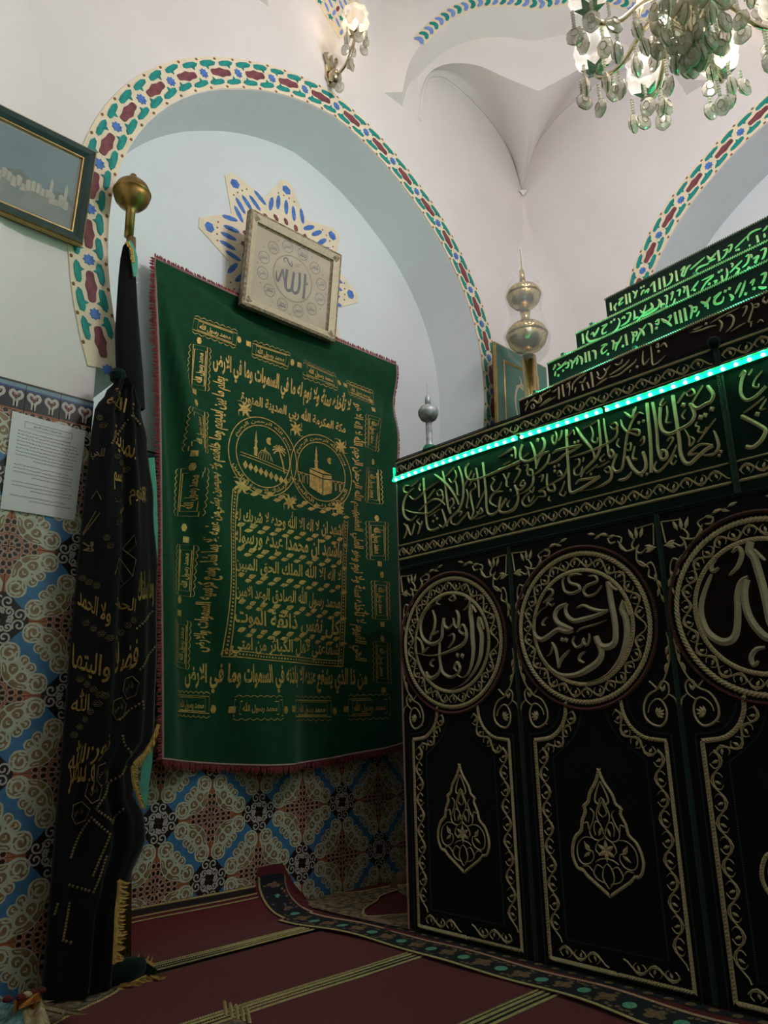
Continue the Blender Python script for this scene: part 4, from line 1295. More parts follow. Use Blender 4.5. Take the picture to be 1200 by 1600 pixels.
# ---- LED strips: the beaded one along the front, three behind the step edges
def led_pt(u): return FT(u, 1.5075 + 0.004 * math.sin(u * 5.0), 0.013)
led = thing('led_strip', FT(1.2, 1.5, 0.01), 'green LED strip with bright beads along the front of the cenotaph', 'LED strip')
n = 60
for (ua, ub) in ((0.0, 0.56), (0.575, 0.862), (0.872, 2.40)):
    vs = []; mb = MB()
    for i in range(n + 1):
        u = ua + (ub - ua) * i / n; p = led_pt(u)
        vs += [p + Vector((0, 0, -0.0062)), p + Vector((-0.003, 0, -0.0062)), p + Vector((-0.003, 0, 0.0062)), p + Vector((0, 0, 0.0062))]
    mb.add(vs, [(4 * i + k, 4 * (i + 1) + k, 4 * (i + 1) + (k + 1) % 4, 4 * i + (k + 1) % 4) for i in range(n) for k in range(4)] + [(3, 2, 1, 0), tuple(4 * n + k for k in range(4))])
    mb.build('tape', 'led_glow', led)
    mb = MB()
    for i in range(n):
        a, b = led_pt(ua + (ub - ua) * i / n), led_pt(ua + (ub - ua) * (i + 1) / n); o_ = Vector((.011, 0, .007)); e_ = Vector((-.012, 0, .007)); h_ = Vector((0, 0, .002))
        mb.add([a + o_, b + o_, b + e_, a + e_, a + o_ + h_, b + o_ + h_, b + e_ + h_, a + e_ + h_], [(0, 1, 2, 3), (4, 7, 6, 5), (3, 2, 6, 7)])
    mb.build('light_shield', 'tape_teal', led)  # added lip that keeps the diodes' light off the border above
mb = MB(); mb.tube([led_pt(0.0) + Vector((-.003, 0.004, 0)), led_pt(0) + Vector((0.01, 0.012, 0.01)), led_pt(0) + Vector((0.01, 0.010, 0.035)), led_pt(0.008) + Vector((-.004, 0.004, 0.045))], 0.005, 6)
mb.build('tape_end', 'led_glow', led)
mb = MB(); mb.lathe([(0.0, -.001), (0.0042, -.001), (0.0044, .002), (0.0032, .0042), (0, .005)], 8); dm = local_mesh('diode', mb, 'led_core')
u = 0.012
while u < 2.39:
    o = bpy.data.objects.new('diode', dm); COL.objects.link(o); o.parent = led
    o.matrix_local = Matrix.Translation(led_pt(u) + Vector((-0.004, 0, -0.001)) - led.location) @ Matrix.Rotation(-PI / 2 - 0.5, 4, 'Y'); u += 0.0333
lnames = ('green LED strip glowing above the lowest step', 'green LED strip glowing above the second step', 'green LED strip glowing below the topmost step')
for k in (0, 1, 2):
    X0, Y0, Y1, z1 = LEDLINES[k]; zt = lambda y: z1 + TILT * (Y1 - y)
    t = thing('led_strip', (X0 + 0.03, (Y0 + Y1) / 2, zt((Y0 + Y1) / 2)), lnames[k], 'LED strip')
    mb = MB(); pts = []
    for i in range(31):
        y = Y1 - 0.012 - (Y1 - Y0 - 0.03) * i / 30; pts.append((X0 + 0.030, y, zt(y) + 0.0075 + 0.0015 * math.sin(i * 1.7)))
    mb.tube(pts, 0.0045, 6); mb.build('tube', 'led_tube', t)
    for yy in (0.05, 0.42, 1.0):
        mb = MB(); y = Y1 - yy; mb.box((X0 + 0.010, y - 0.012, zt(y) + 0.001), (X0 + 0.034, y, zt(y) + 0.0145)); mb.build('clip', 'tape_teal', t)
mb = MB(); c_ = FT(1.197, 1.588, 0.012); mb.lathe([(0, -.018), (.010, -.014), (.016, -.004), (.016, .006), (.009, .014), (0, .017)], 12, tuple(c_)); mb.build('braid_knot', 'velvet_dkgreen', bandc, True)

# ================================================================== textiles
# ---- green velvet banner hung in the recess
BY = 2.425
def bfold(x, z):
    dx, dz = x - 1.121, 2.384 - z; r = math.hypot(dx, dz); th = math.atan2(dx, max(dz, 1e-4))
    f = 0.050 * math.sin(th * 26) * math.exp(-((th - 0.16) / 0.17) ** 2) * min(1, r / 0.5)
    ex = 2.406 - x; th2 = math.atan2(ex, max(2.351 - z, 1e-4)); r2 = math.hypot(ex, 2.351 - z)
    f += 0.018 * math.sin(th2 * 18) * math.exp(-((th2 - 0.2) / 0.2) ** 2) * min(1, r2 / 0.5)
    th3 = math.atan2(dz, max(dx, 1e-4)); f += 0.022 * math.sin(th3 * 20 + 1) * math.exp(-((th3 - 0.18) / 0.16) ** 2) * min(1, r / 0.4)
    low = max(0.0, (1.3 - z) / 0.8)
    f += low * 0.026 * math.sin(x * 11 + z * 2.0) + low * 0.013 * math.sin(x * 23 - z * 3 + 1)
    return 0.046 * math.tanh(f / 0.046)
FBN = lambda x, z, n=0.0: Vector((x, BY - 0.016 - bfold(x, z) - n, z))
def BP(px, py): p = onY(px, py, BY - 0.016); return (p.x, p.z)
banner = thing('velvet_banner', (1.78, 2.43, 0.54), 'large green velvet banner printed in gold, hanging below the framed calligraphy', 'banner')
def bedge(s, t):
    xl = 1.121 + (1.245 - 1.121) * (1 - t) ** 1.2 + 0.012 * math.sin(PI * (1 - t)); xr = 2.406 + 0.004 * (1 - t) - 0.010 * math.sin(PI * t)
    zt = 2.384 - 0.033 * s - 0.016 * math.sin(PI * s); zb = 0.551 + 0.009 * s - 0.050 * math.sin(PI * min(1, s * 1.05)) ** 1.0
    return xl + (xr - xl) * s, zb + (zt - zb) * t
mb = MB(); NU, NV = 70, 90; vs = [FBN(*bedge(i / NU, j / NV)) for j in range(NV + 1) for i in range(NU + 1)]
mb.add(vs, [(j * (NU + 1) + i, j * (NU + 1) + i + 1, (j + 1) * (NU + 1) + i + 1, (j + 1) * (NU + 1) + i) for j in range(NV) for i in range(NU)])
cloth = mb.build('velvet_cloth', 'velvet_green', banner, True)
for nm, pts in (('top', [bedge(i / 60, 1) for i in range(61)]), ('left', [bedge(0, i / 60) for i in range(61)]), ('right', [bedge(1, i / 60) for i in range(61)]), ('bottom', [bedge(i / 60, 0) for i in range(61)])):
    mb = MB(); stroke(mb, pts, 0.008, FBN, 0.003, 0.0015, 'c', smooth=False); mb.build('piping', 'piping', banner)
    mb = MB(); rnd = random.Random(nm)
    out = {'top': PI / 2, 'left': PI, 'right': 0.0, 'bottom': -PI / 2}[nm]; ln = {'top': 0.022, 'left': 0.024, 'right': 0.016, 'bottom': 0.034}[nm]
    for u, v, a in resample(pts, 0.0058):
        leaf(mb, u, v, ln * rnd.uniform(.75, 1.1), 0.0075, FBN, out + rnd.uniform(-.35, .35), 0.002, rnd.uniform(0, .003))
    f = mb.build('fringe', 'fringe_red', banner); f['kind'] = 'stuff'
Z5, Z6 = (230, 400, 2.927), (230, 790, 2.927)
def q2w(crop, q): return [BP(crop[0] + a / crop[2], crop[1] + b / crop[2]) for a, b in q]       # TL TR BR BL
def bil(Q): return lambda x, y: tuple((Q[3][i] * (1 - x) + Q[2][i] * x) * (1 - y) + (Q[0][i] * (1 - x) + Q[1][i] * x) * y for i in (0, 1))
def qtext(mb, s, Q, bold=0.014, shear=0.0, n=0.0018): put_text(mb, s, 0, 0, 1, 1, FBN, n, bold, 0, shear, warp=bil(Q))
def rot90(Q): return [Q[1], Q[2], Q[3], Q[0]]
# inscriptions
def insc(crop, q, s, bold=0.016, shear=0.0, turn=0):
    Q = q2w(crop, q)
    if turn == 1: Q = [Q[3], Q[0], Q[1], Q[2]]       # reads upwards
    if turn == -1: Q = [Q[1], Q[2], Q[3], Q[0]]      # reads downwards
    mb = MB(); qtext(mb, s, Q, bold, shear); mb.build('printed_line', 'gold_print', cloth)
insc(Z5, [(300, 408), (930, 640), (915, 755), (300, 545)], 'لا تأخذه سنة ولا نوم له ما في السموات وما في الارض', 0.035)
insc(Z5, [(430, 600), (910, 760), (905, 830), (425, 690)], 'مكة المكرمة الله ربي المدينة المنورة', 0.035)
insc(Z5, [(300, 540), (385, 570), (345, 1200), (262, 1190)], 'يعلم ما بين ايديهم وما خلفهم ولا يحيطون بشيء', 0.035, 0, 1)
insc(Z6, [(262, 30), (345, 40), (318, 670), (235, 660)], 'من علمه الا بما شاء وسع كرسيه السموات والارض', 0.035, 0, 1)
insc(Z5, [(925, 670), (995, 690), (1000, 1190), (925, 1180)], 'بسم الله الرحمن الرحيم الله لا اله الا هو', 0.035, 0, -1)
insc(Z6, [(930, 20), (1010, 30), (1010, 720), (930, 700)], 'الحي القيوم لا تأخذه سنة ولا نوم وهو العلي العظيم', 0.035, 0, -1)
insc(Z6, [(195, 715), (1000, 745), (1000, 860), (195, 855)], 'من ذا الذي يشفع عنده الا باذنه في السموات وما في الارض', 0.035)
LN = ['اشهد ان لا اله الا الله وحده لا شريك له', 'واشهد ان محمدا عبده ورسوله', 'لا اله الا الله الملك الحق المبين', 'محمد رسول الله الصادق الوعد الامين', 'كل نفس ذائقة الموت', 'شفاعتي لاهل الكبائر من امتي']
yl, yr = [35, 140, 258, 385, 508, 645], [110, 218, 322, 440, 565, 668]
for k in range(6):
    hl = 47
    insc(Z6, [(405 - k * 6, yl[k] - hl), (893, yr[k] - hl), (890, yr[k] + hl), (403 - k * 6, yl[k] + hl)], LN[k], 0.024)
mb = MB()           # rows of printed leaf pairs between the lines
for k in range(7):
    la = (420, -80) if k == 0 else (400 - k * 5, (yl[k - 1] + (yl[k] if k < 6 else yl[5] + 70)) / 2); ra = (890, 40) if k == 0 else (890, (yr[k - 1] + (yr[k] if k < 6 else yr[5] + 50)) / 2)
    if k == 6: continue
    for j in range(9):
        t = (j + 0.3) / 8.8; p = BP(Z6[0] + (la[0] + (ra[0] - la[0]) * t) / Z6[2], Z6[1] + (la[1] + (ra[1] - la[1]) * t) / Z6[2])
        leaf(mb, p[0], p[1], 0.042, 0.020, FBN, 0.35, 0.0005, 0.0018); leaf(mb, p[0] + 0.034, p[1] - 0.016, 0.042, 0.016, FBN, 0.2, 0.0005, 0.0018)
mb.build('printed_leaves', 'gold_print', cloth)['kind'] = 'stuff'
def zline(mb, crop, pts, w, h=0.0004, mode='c'): stroke(mb, [BP(crop[0] + a / crop[2], crop[1] + b / crop[2]) for a, b in pts], w, FBN, h, 0.0018, mode, k=6)
for pts, nm in (([(395, -80), (378, 150), (362, 450), (345, 690)], 0), ([(345, 690), (620, 715), (905, 735)], 0), ([(905, 735), (915, 450), (915, 70)], 0)):
    mb = MB(); zline(mb, Z6, pts, 0.004)
    P = [BP(Z6[0] + a / Z6[2], Z6[1] + b / Z6[2]) for a, b in catmull(pts, 10)]
    P2 = [(u + (0.022 if pts[0][0] < 400 and pts[1][0] < 400 else (-0.022 if pts[0][0] > 900 else 0)), v + (0.022 if pts[1][0] == 620 else 0)) for u, v in P]
    stroke(mb, P2, 0.004, FBN, 0.0004, 0.0018, 'c', smooth=False)
    for i, (u, v, a) in enumerate(resample([((p[0] + q[0]) / 2, (p[1] + q[1]) / 2) for p, q in zip(P, P2)], 0.014)): blob(mb, u, v, 0.0055, 0.0045, FBN, 0.0003, 0.0018, a + 0.8, 4)
    mb.build('printed_border', 'gold_print', cloth)
# cartouches round the rim with squares and drops between
def cart(crop, q, turn=0):
    Q = q2w(crop, q); B = bil(Q); mb = MB()
    for off in (0.0, 0.10):
        E = [(off, off), (1 - off, off), (1 - off, 1 - off), (off, 1 - off)]
        stroke(mb, [B(*e) for e in E], 0.0035, FBN, 0.0003, 0.0018, 'c', 1, True, False)
    for i in range(7):
        x = (i + 0.5) / 7
        for y in (-0.14, 1.14) if turn == 0 else ():
            c = B(x, y); stroke(mb, [(c[0] - .014, c[1]), (c[0], c[1] + (.008 if y > 0 else -.008)), (c[0] + .014, c[1])], 0.003, FBN, .0003, .0018, 'b', 3)
        if turn:
            for xx in (-0.14, 1.14):
                c = B(xx, x); stroke(mb, [(c[0], c[1] - .014), (c[0] + (.008 if xx > 0 else -.008), c[1]), (c[0], c[1] + .014)], 0.003, FBN, .0003, .0018, 'b', 3)
    QQ = [B(.14, .84), B(.86, .84), B(.86, .16), B(.14, .16)]
    if turn == 1: QQ = [QQ[3], QQ[0], QQ[1], QQ[2]]
    if turn == -1: QQ = [QQ[1], QQ[2], QQ[3], QQ[0]]
    qtext(mb, 'محمد رسول الله', QQ, 0.03)
    mb.build('printed_cartouche', 'gold_print', cloth)
for q in ([(215, 285), (412, 355), (405, 410), (205, 335)], [(482, 400), (648, 460), (642, 508), (478, 448)], [(712, 488), (872, 548), (866, 606), (708, 545)], [(922, 575), (1045, 622), (1042, 668), (918, 622)]): cart(Z5, q)
for q in ([(210, 405), (275, 418), (265, 618), (198, 605)], [(195, 700), (265, 712), (255, 905), (188, 892)], [(172, 965), (250, 975), (236, 1190), (160, 1180)]): cart(Z5, q, 1)
for q in ([(170, 170), (230, 176), (222, 412), (155, 404)], [(145, 515), (210, 522), (200, 745), (136, 735)]): cart(Z6, q, 1)
for q in ([(1005, 730), (1055, 745), (1055, 890), (1005, 878)], [(1018, 965), (1062, 975), (1062, 1135), (1018, 1125)]): cart(Z5, q, -1)
for q in ([(1022, 70), (1080, 78), (1080, 252), (1022, 246)], [(1034, 345), (1086, 352), (1086, 525), (1034, 520)], [(1034, 622), (1082, 628), (1082, 815), (1034, 810)]): cart(Z6, q, -1)
for q in ([(140, 865), (308, 872), (308, 950), (140, 940)], [(398, 888), (598, 890), (598, 962), (398, 962)], [(668, 890), (858, 892), (858, 965), (668, 965)], [(930, 885), (1088, 880), (1088, 955), (930, 962)]): cart(Z6, q)
for crop, L in ((Z5, [(420, 383), (463, 402), (658, 490), (690, 502), (880, 578), (910, 588), (237, 388), (215, 620), (222, 672), (207, 907), (205, 965), (1032, 703), (1042, 938), (1030, 660)]),
                (Z6, [(190, 92), (198, 148), (166, 425), (162, 488), (1050, 58), (1056, 268), (1064, 318), (1062, 545), (1060, 610), (1060, 845), (325, 930), (392, 933), (612, 936), (656, 930), (872, 940), (920, 930)])):
    for i, (a, b) in enumerate(L):
        mb = MB(); p = BP(crop[0] + a / crop[2], crop[1] + b / crop[2])
        blob(mb, p[0], p[1], 0.016 if i % 2 else 0.011, 0.016, FBN, 0.0004, 0.0018, PI / 4 if i % 2 else 0, 4 if i % 2 else 6); mb.build('printed_square', 'gold_print', cloth)
# twin roundels: a domed mosque with palm, and a draped cube building
def roundel(crop, cx, cy, top, bot, inn, s1, s2):
    c = BP(crop[0] + cx / crop[2], crop[1] + cy / crop[2]); t = BP(crop[0] + cx / crop[2], crop[1] + top / crop[2]); b = BP(crop[0] + cx / crop[2], crop[1] + bot / crop[2])
    R = (t[1] - b[1]) / 2; c = (c[0], (t[1] + b[1]) / 2); r = R * inn; mb = MB()
    for q in (R, r): stroke(mb, ell(c, q, 48), 0.004, FBN, 0.0003, 0.0018, 'c', 1, True, False)
    for (tx, a0, a1, up) in ((s1, 2.75, 0.40, 1), (s2, 3.55, 5.9, -1)):
        put_text(mb, tx, 0, 0, 1, 1, FBN, 0.0018, 0.02, warp=lambda x, y: (c[0] + (r + (R - r) * (0.12 + 0.76 * (y if up > 0 else 1 - y))) * math.cos(a0 + (a1 - a0) * x), c[1] + (r + (R - r) * (0.12 + 0.76 * (y if up > 0 else 1 - y))) * math.sin(a0 + (a1 - a0) * x)))
    return mb, c, r
mb, c, r = roundel(Z5, 532, 918, 742, 1096, 0.79, 'بسم الله الرحمن الرحيم', 'وما ارسلناك الا رحمة للعالمين')
E_ = lambda P, w=0.003: stroke(mb, [(c[0] + x * r, c[1] + y * r) for x, y in P], w, FBN, 0.0003, 0.0018, 'c', 1, False, False)
def fillp(P): mb.add([FBN(c[0] + x * r, c[1] + y * r, 0.0019) for x, y in P], [tuple(range(len(P)))])
for x0, x1, y0, y1 in ((-.36, -.24, -.05, .18), (-.34, -.26, .22, .42), (-.33, -.27, .46, .60), (-.38, -.22, .18, .22), (-.36, -.24, .42, .46)): fillp([(x0, y0), (x1, y0), (x1, y1), (x0, y1)])
fillp([(-.33, .60), (-.27, .60), (-.30, .78)])
E_([(-.2, -.1), (-.18, .05), (-.08, .18), (.05, .22), (.2, .14), (.3, -.02), (.34, -.12)]); fillp([(0, .2), (.08, .2), (.05, .34)])
for k in range(5): E_([(-.14 + k * .1, -.1), (-.10 + k * .09, .06), (.0 + k * .02, .2)], 0.002)
E_([(-.85, -.05), (-.3, -.1), (.3, -.18), (.95, -.28)]); E_([(-.85, -.14), (-.3, -.19), (.3, -.27), (.95, -.36)])
for k in range(9): fillp([(-.75 + k * .19, -.42 - .03 * k), (-.66 + k * .19, -.28 - .03 * k), (-.57 + k * .19, -.42 - .03 * k), (-.66 + k * .19, -.56 - .03 * k)])
E_([(.80, -.40), (.72, -.05), (.58, .32)], 0.007)
for k in range(9): a = -0.6 + k * 0.55; E_([(.58, .32), (.58 + .16 * math.cos(a), .36 + .14 * math.sin(a)), (.58 + .26 * math.cos(a), .30 + .20 * math.sin(a))], 0.006)
blob(mb, c[0] + .2 * r, c[1] + .55 * r, .016, .016, FBN, 0, .0018, 0, 12, lambda i, a: 1 if 1 < i < 11 else .3)
mb.build('printed_roundel', 'gold_print', cloth)
mb, c, r = roundel(Z5, 797, 985, 822, 1156, 0.79, 'بسم الله الرحمن الرحيم', 'الحمد لله رب العالمين')
for x0, x1, y0, y1 in ((-.29, -.17, .05, .30), (-.27, -.19, .34, .52), (-.26, -.20, .56, .68), (-.31, -.15, .30, .34), (-.29, -.17, .52, .56)): fillp([(x0, y0), (x1, y0), (x1, y1), (x0, y1)])
fillp([(-.26, .68), (-.20, .68), (-.23, .84)])
fillp([(-.5, .02), (0.05, -.06), (.42, -.02), (-.1, .08)]); fillp([(-.5, -.02), (.03, -.10), (.03, -.22), (-.5, -.14)]); fillp([(.07, -.10), (.42, -.06), (.42, -.18), (.07, -.22)])
fillp([(-.5, -.18), (.03, -.26), (.03, -.80), (-.5, -.62)]); fillp([(.07, -.26), (.42, -.22), (.42, -.66), (.07, -.80)])
for x in (-.85, -.65, .5, .68, .86): E_([(x - .07, -.55), (x - .07, -.30), (x, -.22), (x + .07, -.30), (x + .07, -.55)], 0.0028)
E_([(-.95, -.20), (-.5, -.22)]); E_([(.42, -.22), (.96, -.20)])
blob(mb, c[0] + .35 * r, c[1] + .45 * r, .015, .015, FBN, 0, .0018, 0, 12, lambda i, a: 1 if 1 < i < 11 else .3)
mb.build('printed_roundel', 'gold_print', cloth)
for (a, b) in ((445, 700), (680, 790), (885, 870), (430, 1050), (650, 1125), (870, 1150)):      # corner sprays
    mb = MB(); p = BP(Z5[0] + a / Z5[2], Z5[1] + b / Z5[2])
    for k in range(7): leaf(mb, p[0], p[1], 0.035, 0.013, FBN, k * 0.9, 0.0003, 0.0018)
    for k in range(4): stroke(mb, [(p[0], p[1]), (p[0] + .03 * math.cos(k * 1.6 + .4), p[1] + .03 * math.sin(k * 1.6 + .4)), (p[0] + .045 * math.cos(k * 1.6 + .9), p[1] + .045 * math.sin(k * 1.6 + .9))], 0.003, FBN, .0003, .0018)
    mb.build('printed_spray', 'gold_print', cloth)

# ---- black embroidered drape standing at the jamb
DY = 2.085
def lerp_tab(T, z):
    for (z0, a), (z1, b) in zip(T[:-1], T[1:]):
        if z0 <= z <= z1: t = (z - z0) / (z1 - z0); t = t * t * (3 - 2 * t); return a + (b - a) * t
    return T[0][1] if z < T[0][0] else T[-1][1]
def dpx(px, py): p = onY(px, py, DY); return p.z, p.x
RTAB = sorted(dpx(*p) for p in ((178, 1545), (182, 1500), (188, 1420), (205, 1370), (228, 1310), (226, 1280), (208, 1240), (206, 1200), (240, 1150), (244, 1050), (246, 900), (240, 790), (230, 690), (220, 640), (212, 610), (200, 595)))
LTAB = sorted(dpx(*p) for p in ((64, 1548), (70, 1480), (93, 1200), (114, 950), (130, 780), (142, 680), (148, 640), (166, 612), (178, 597)))
ZT = onY(186, 592, DY).z
def dsurf(s, z, n=0.0):
    """front of the drape: s 0..1 from left to right edge"""
    xl, xr = lerp_tab(LTAB, z), lerp_tab(RTAB, z); w_ = xr - xl
    x = xl + w_ * s
    dpt = 0.046 * math.sin(PI * s) ** 0.7 * (0.45 + 0.55 * min(1, (ZT - z) / 0.5)) + 0.013 * math.sin(s * 17 + z * 2.2) * math.sin(PI * s) + 0.008 * math.sin(s * 31 - z * 4) * math.sin(PI * s)
    return Vector((x, DY - dpt - n, z))
drape = thing('embroidered_drape', (0.95, 2.05, 0.02), 'tall black drape with gold embroidered lettering, gathered against the tiled wall', 'drape')
mb = MB(); NS, NZ = 28, 70; vs = []
for j in range(NZ + 1):
    z = 0.02 + (ZT - 0.02) * j / NZ
    for i in range(NS + 1): vs.append(dsurf(i / NS, z))
    xl, xr = lerp_tab(LTAB, z), lerp_tab(RTAB, z)
    for i in range(1, 5): vs.append(Vector((xr + (xl - xr) * i / 5, DY + 0.014 * math.sin(PI * i / 5), z)))
M_ = NS + 5
mb.add(vs, [(j * M_ + i, j * M_ + (i + 1) % M_, (j + 1) * M_ + (i + 1) % M_, (j + 1) * M_ + i) for j in range(NZ) for i in range(M_)] + [tuple(range(M_ - 1, -1, -1)), tuple(NZ * M_ + i for i in range(M_))])
dcl = mb.build('drape_cloth', 'black_cloth', drape, True)
def DPx(px, py):
    z = onY(px, py, DY).z; x = onY(px, py, DY - 0.03).x; xl, xr = lerp_tab(LTAB, z), lerp_tab(RTAB, z)
    return (x - xl) / (xr - xl), z
def FDR(s, z, n=0.0): return dsurf(min(max(s, 0.02), 0.98), z, n + 0.002)
def dtext(name, s, q, mat='gold_thread', bold=0.012):
    Q = [DPx(*p) for p in q]; mb = MB(); put_text(mb, s, 0, 0, 1, 1, FDR, 0.0, bold, warp=bil(Q)); mb.build(name, mat, dcl)
dtext('embroidered_word', 'الله', [(172, 605), (200, 620), (196, 650), (172, 640)])
dtext('embroidered_word', 'المدينة', [(180, 665), (212, 695), (205, 735), (176, 700)])
dtext('embroidered_word', 'الحي', [(147, 700), (165, 705), (162, 725), (146, 720)], 'gold_dim')
dtext('embroidered_word', 'بسم', [(176, 740), (192, 745), (190, 775), (176, 770)])
dtext('embroidered_word', 'القيوم', [(200, 760), (228, 765), (226, 800), (200, 795)])
dtext('embroidered_word', 'لا', [(132, 845), (150, 850), (148, 866), (131, 862)], 'gold_dim')
dtext('embroidered_word', 'الحمد', [(172, 930), (208, 940), (206, 960), (172, 950)])
dtext('embroidered_word', 'وما ارسلناك', [(210, 900), (244, 890), (244, 950), (212, 955)])
dtext('embroidered_word', 'ولا الحمد', [(128, 915), (168, 950), (165, 985), (124, 955)])
dtext('embroidered_word', 'واليتها', [(118, 1005), (166, 1030), (162, 1070), (116, 1055)])
dtext('embroidered_word', 'فضلا', [(176, 1005), (214, 1000), (210, 1045), (176, 1055)])
dtext('embroidered_word', 'الله', [(118, 1080), (142, 1075), (140, 1110), (114, 1112)])
dtext('embroidered_word', 'نور الله', [(112, 1165), (165, 1130), (162, 1180), (108, 1215)])
dtext('embroidered_word', 'والنصر', [(110, 1170), (152, 1165), (142, 1235), (108, 1240)])
for (a, b) in ((200, 1075), (183, 1108), (156, 1208), (142, 1235), (124, 1268)):       # hexagonal labels
    mb = MB(); pts = [DPx(a + dx, b + dy) for dx, dy in ((-11, 6), (-8, -12), (4, -17), (12, -6), (8, 12), (-4, 18))]
    stroke(mb, pts, 0.0032, lambda s, z, n: FDR(s, z, n), 0.0003, 0.0, 'c', 1, True, False) if False else None
    W3 = [FDR(*p) for p in pts]; mb.tube(W3 + [W3[0]], 0.0018, 4); mb.build('embroidered_hexagon', 'gold_dim', dcl)
    dtext('embroidered_word', 'يا حي', [(a - 6, b - 6), (a + 6, b - 10), (a + 5, b + 4), (a - 7, b + 8)], 'gold_dim')
def flower(px, py, r=5.0):
    mb = MB()
    for k in range(6):
        W3 = [FDR(*DPx(px + r * .62 * math.cos(k * PI / 3) + r * .36 * math.cos(q), py + r * .62 * math.sin(k * PI / 3) + r * .36 * math.sin(q))) for q in (0, 1.26, 2.5, 3.77, 5.0)]
        mb.tube(W3 + [W3[0]], 0.0009, 3)
    mb.build('embroidered_flower', 'gold_dim', dcl)
for P in ([(132, 905), (141, 912), (150, 918)], [(183, 718), (190, 728), (197, 738)], [(136, 975), (146, 984), (156, 992), (165, 1000)], [(180, 1000), (188, 990), (196, 980), (204, 972)], [(127, 1062), (137, 1070), (146, 1078), (153, 1086)], [(118, 1148), (126, 1136), (134, 1124), (142, 1112), (150, 1100), (158, 1088)], [(160, 655), (164, 668)], [(226, 770), (226, 785)], [(163, 845), (168, 858)]):
    for p in P: flower(*p)
def dots_row(P, step=5.2, r=0.0042):
    mb = MB(); S = resample(P, step)
    for x, y, a in S:
        s_, z_ = DPx(x, y); c3 = FDR(s_, z_); mb.add([c3 + Vector((r * math.cos(k * PI / 3), -0.001, r * math.sin(k * PI / 3))) for k in range(6)] + [c3 + Vector((0, -0.003, 0))], [(k, (k + 1) % 6, 6) for k in range(6)])
    o = mb.build('embroidered_beads', 'gold_dim', dcl); o['kind'] = 'stuff'
for P in ([(210, 985), (244, 955)], [(214, 1048), (246, 1012)], [(184, 1125), (215, 1098)], [(218, 1098), (222, 1110)], [(190, 1150), (200, 1180)], [(145, 1262), (172, 1220), (200, 1196)], [(145, 1262), (175, 1284), (188, 1260)], [(138, 1275), (165, 1300), (140, 1365)], [(138, 1275), (110, 1340)], [(110, 1380), (140, 1388), (160, 1330)], [(92, 1410), (88, 1428)], [(110, 1408), (100, 1465), (114, 1468)], [(172, 700), (205, 655)], [(205, 640), (222, 668)]): dots_row(P)
for P in ([(176, 785), (190, 785), (194, 798), (186, 808), (192, 818), (178, 826)], [(178, 790), (187, 789), (190, 798), (183, 808), (188, 817), (178, 822)],
          [(180, 878), (202, 905), (186, 922), (173, 902), (180, 878)], [(176, 892), (192, 915)], [(202, 905), (206, 880), (192, 862)], [(190, 862), (204, 842), (206, 858), (196, 870)], [(146, 782), (154, 770), (158, 785)], [(130, 835), (152, 802)], [(132, 838), (156, 806)]):
    mb = MB(); mb.tube([FDR(*DPx(*p)) for p in P], 0.0016, 4); mb.build('embroidered_outline', 'gold_dim', dcl)
# gold fringe down the drape's edge, teal lining ribbon, bunched tassel on the floor
def fringe(path, ln, dirn, parent, mat='fringe_gold', step=0.006, wd=0.009):
    mb = MB(); rnd = random.Random(len(path))
    P = [Vector(p) for p in path]; mb.tube(P, 0.005, 5)
    for a, b in zip(P[:-1], P[1:]):
        L = (b - a).length; n = max(1, int(L / step))
        for i in range(n):
            p = a.lerp(b, i / n); d = Vector(dirn) + Vector((rnd.uniform(-.3, .3), rnd.uniform(-.3, .1), rnd.uniform(-.25, .25)))
            q = p + d.normalized() * ln * rnd.uniform(.75, 1.15); mid = p.lerp(q, .55) + Vector((0, -.004, 0))
            s = Vector((0, 0, wd / 2)) if abs(dirn[2]) < .7 else Vector((wd / 2, 0, 0))
            mb.add([p - s, p + s, mid + s * .8, q, mid - s * .8], [(0, 1, 2, 3, 4)])
    f = mb.build('fringe', mat, parent); f['kind'] = 'stuff'
E3 = lambda px, py, y=DY - 0.01: onY(px, py, y)
fringe([E3(248, 1132), E3(240, 1152), E3(226, 1178), E3(208, 1194)], 0.030, (-0.3, 0, -1), drape)
fringe([E3(206, 1197), E3(208, 1222), E3(216, 1246), E3(222, 1262)], 0.016, (1, 0, -.4), drape)
fringe([E3(186, 1376, 2.0), E3(182, 1420, 2.0), E3(180, 1470, 2.0), E3(178, 1506, 2.0)], 0.030, (1, 0, -.25), drape)
mb = MB(); rb = [(237, 715, 9), (240, 760, 10), (243, 830, 8), (244, 880, 4)]
vs = []
for (x, y, w_) in rb: vs += [onY(x - w_ / 2, y, 2.10), onY(x + w_ / 2, y, 2.10)]
mb.add(vs, [(2 * i, 2 * i + 1, 2 * i + 3, 2 * i + 2) for i in range(len(rb) - 1)]); mb.build('lining_ribbon', 'teal_cloth', drape)
mb = MB(); rb = [(236, 1160, 6), (230, 1190, 16), (226, 1225, 14), (224, 1262, 10)]; vs = []
for (x, y, w_) in rb: vs += [onY(x - w_ / 2, y, 2.09), onY(x + w_ / 2, y, 2.09)]
mb.add(vs, [(2 * i, 2 * i + 1, 2 * i + 3, 2 * i + 2) for i in range(len(rb) - 1)]); mb.build('lining_ribbon', 'teal_cloth', drape)
mb = MB(); mb.lathe([(0.0, .0), (0.022, .004), (0.026, .025), (0.018, .04), (0, .045)], 12, (onY(183, 600, DY).x, DY, ZT - 0.012)); mb.build('pole_cap', 'velvet_dkgreen', drape)
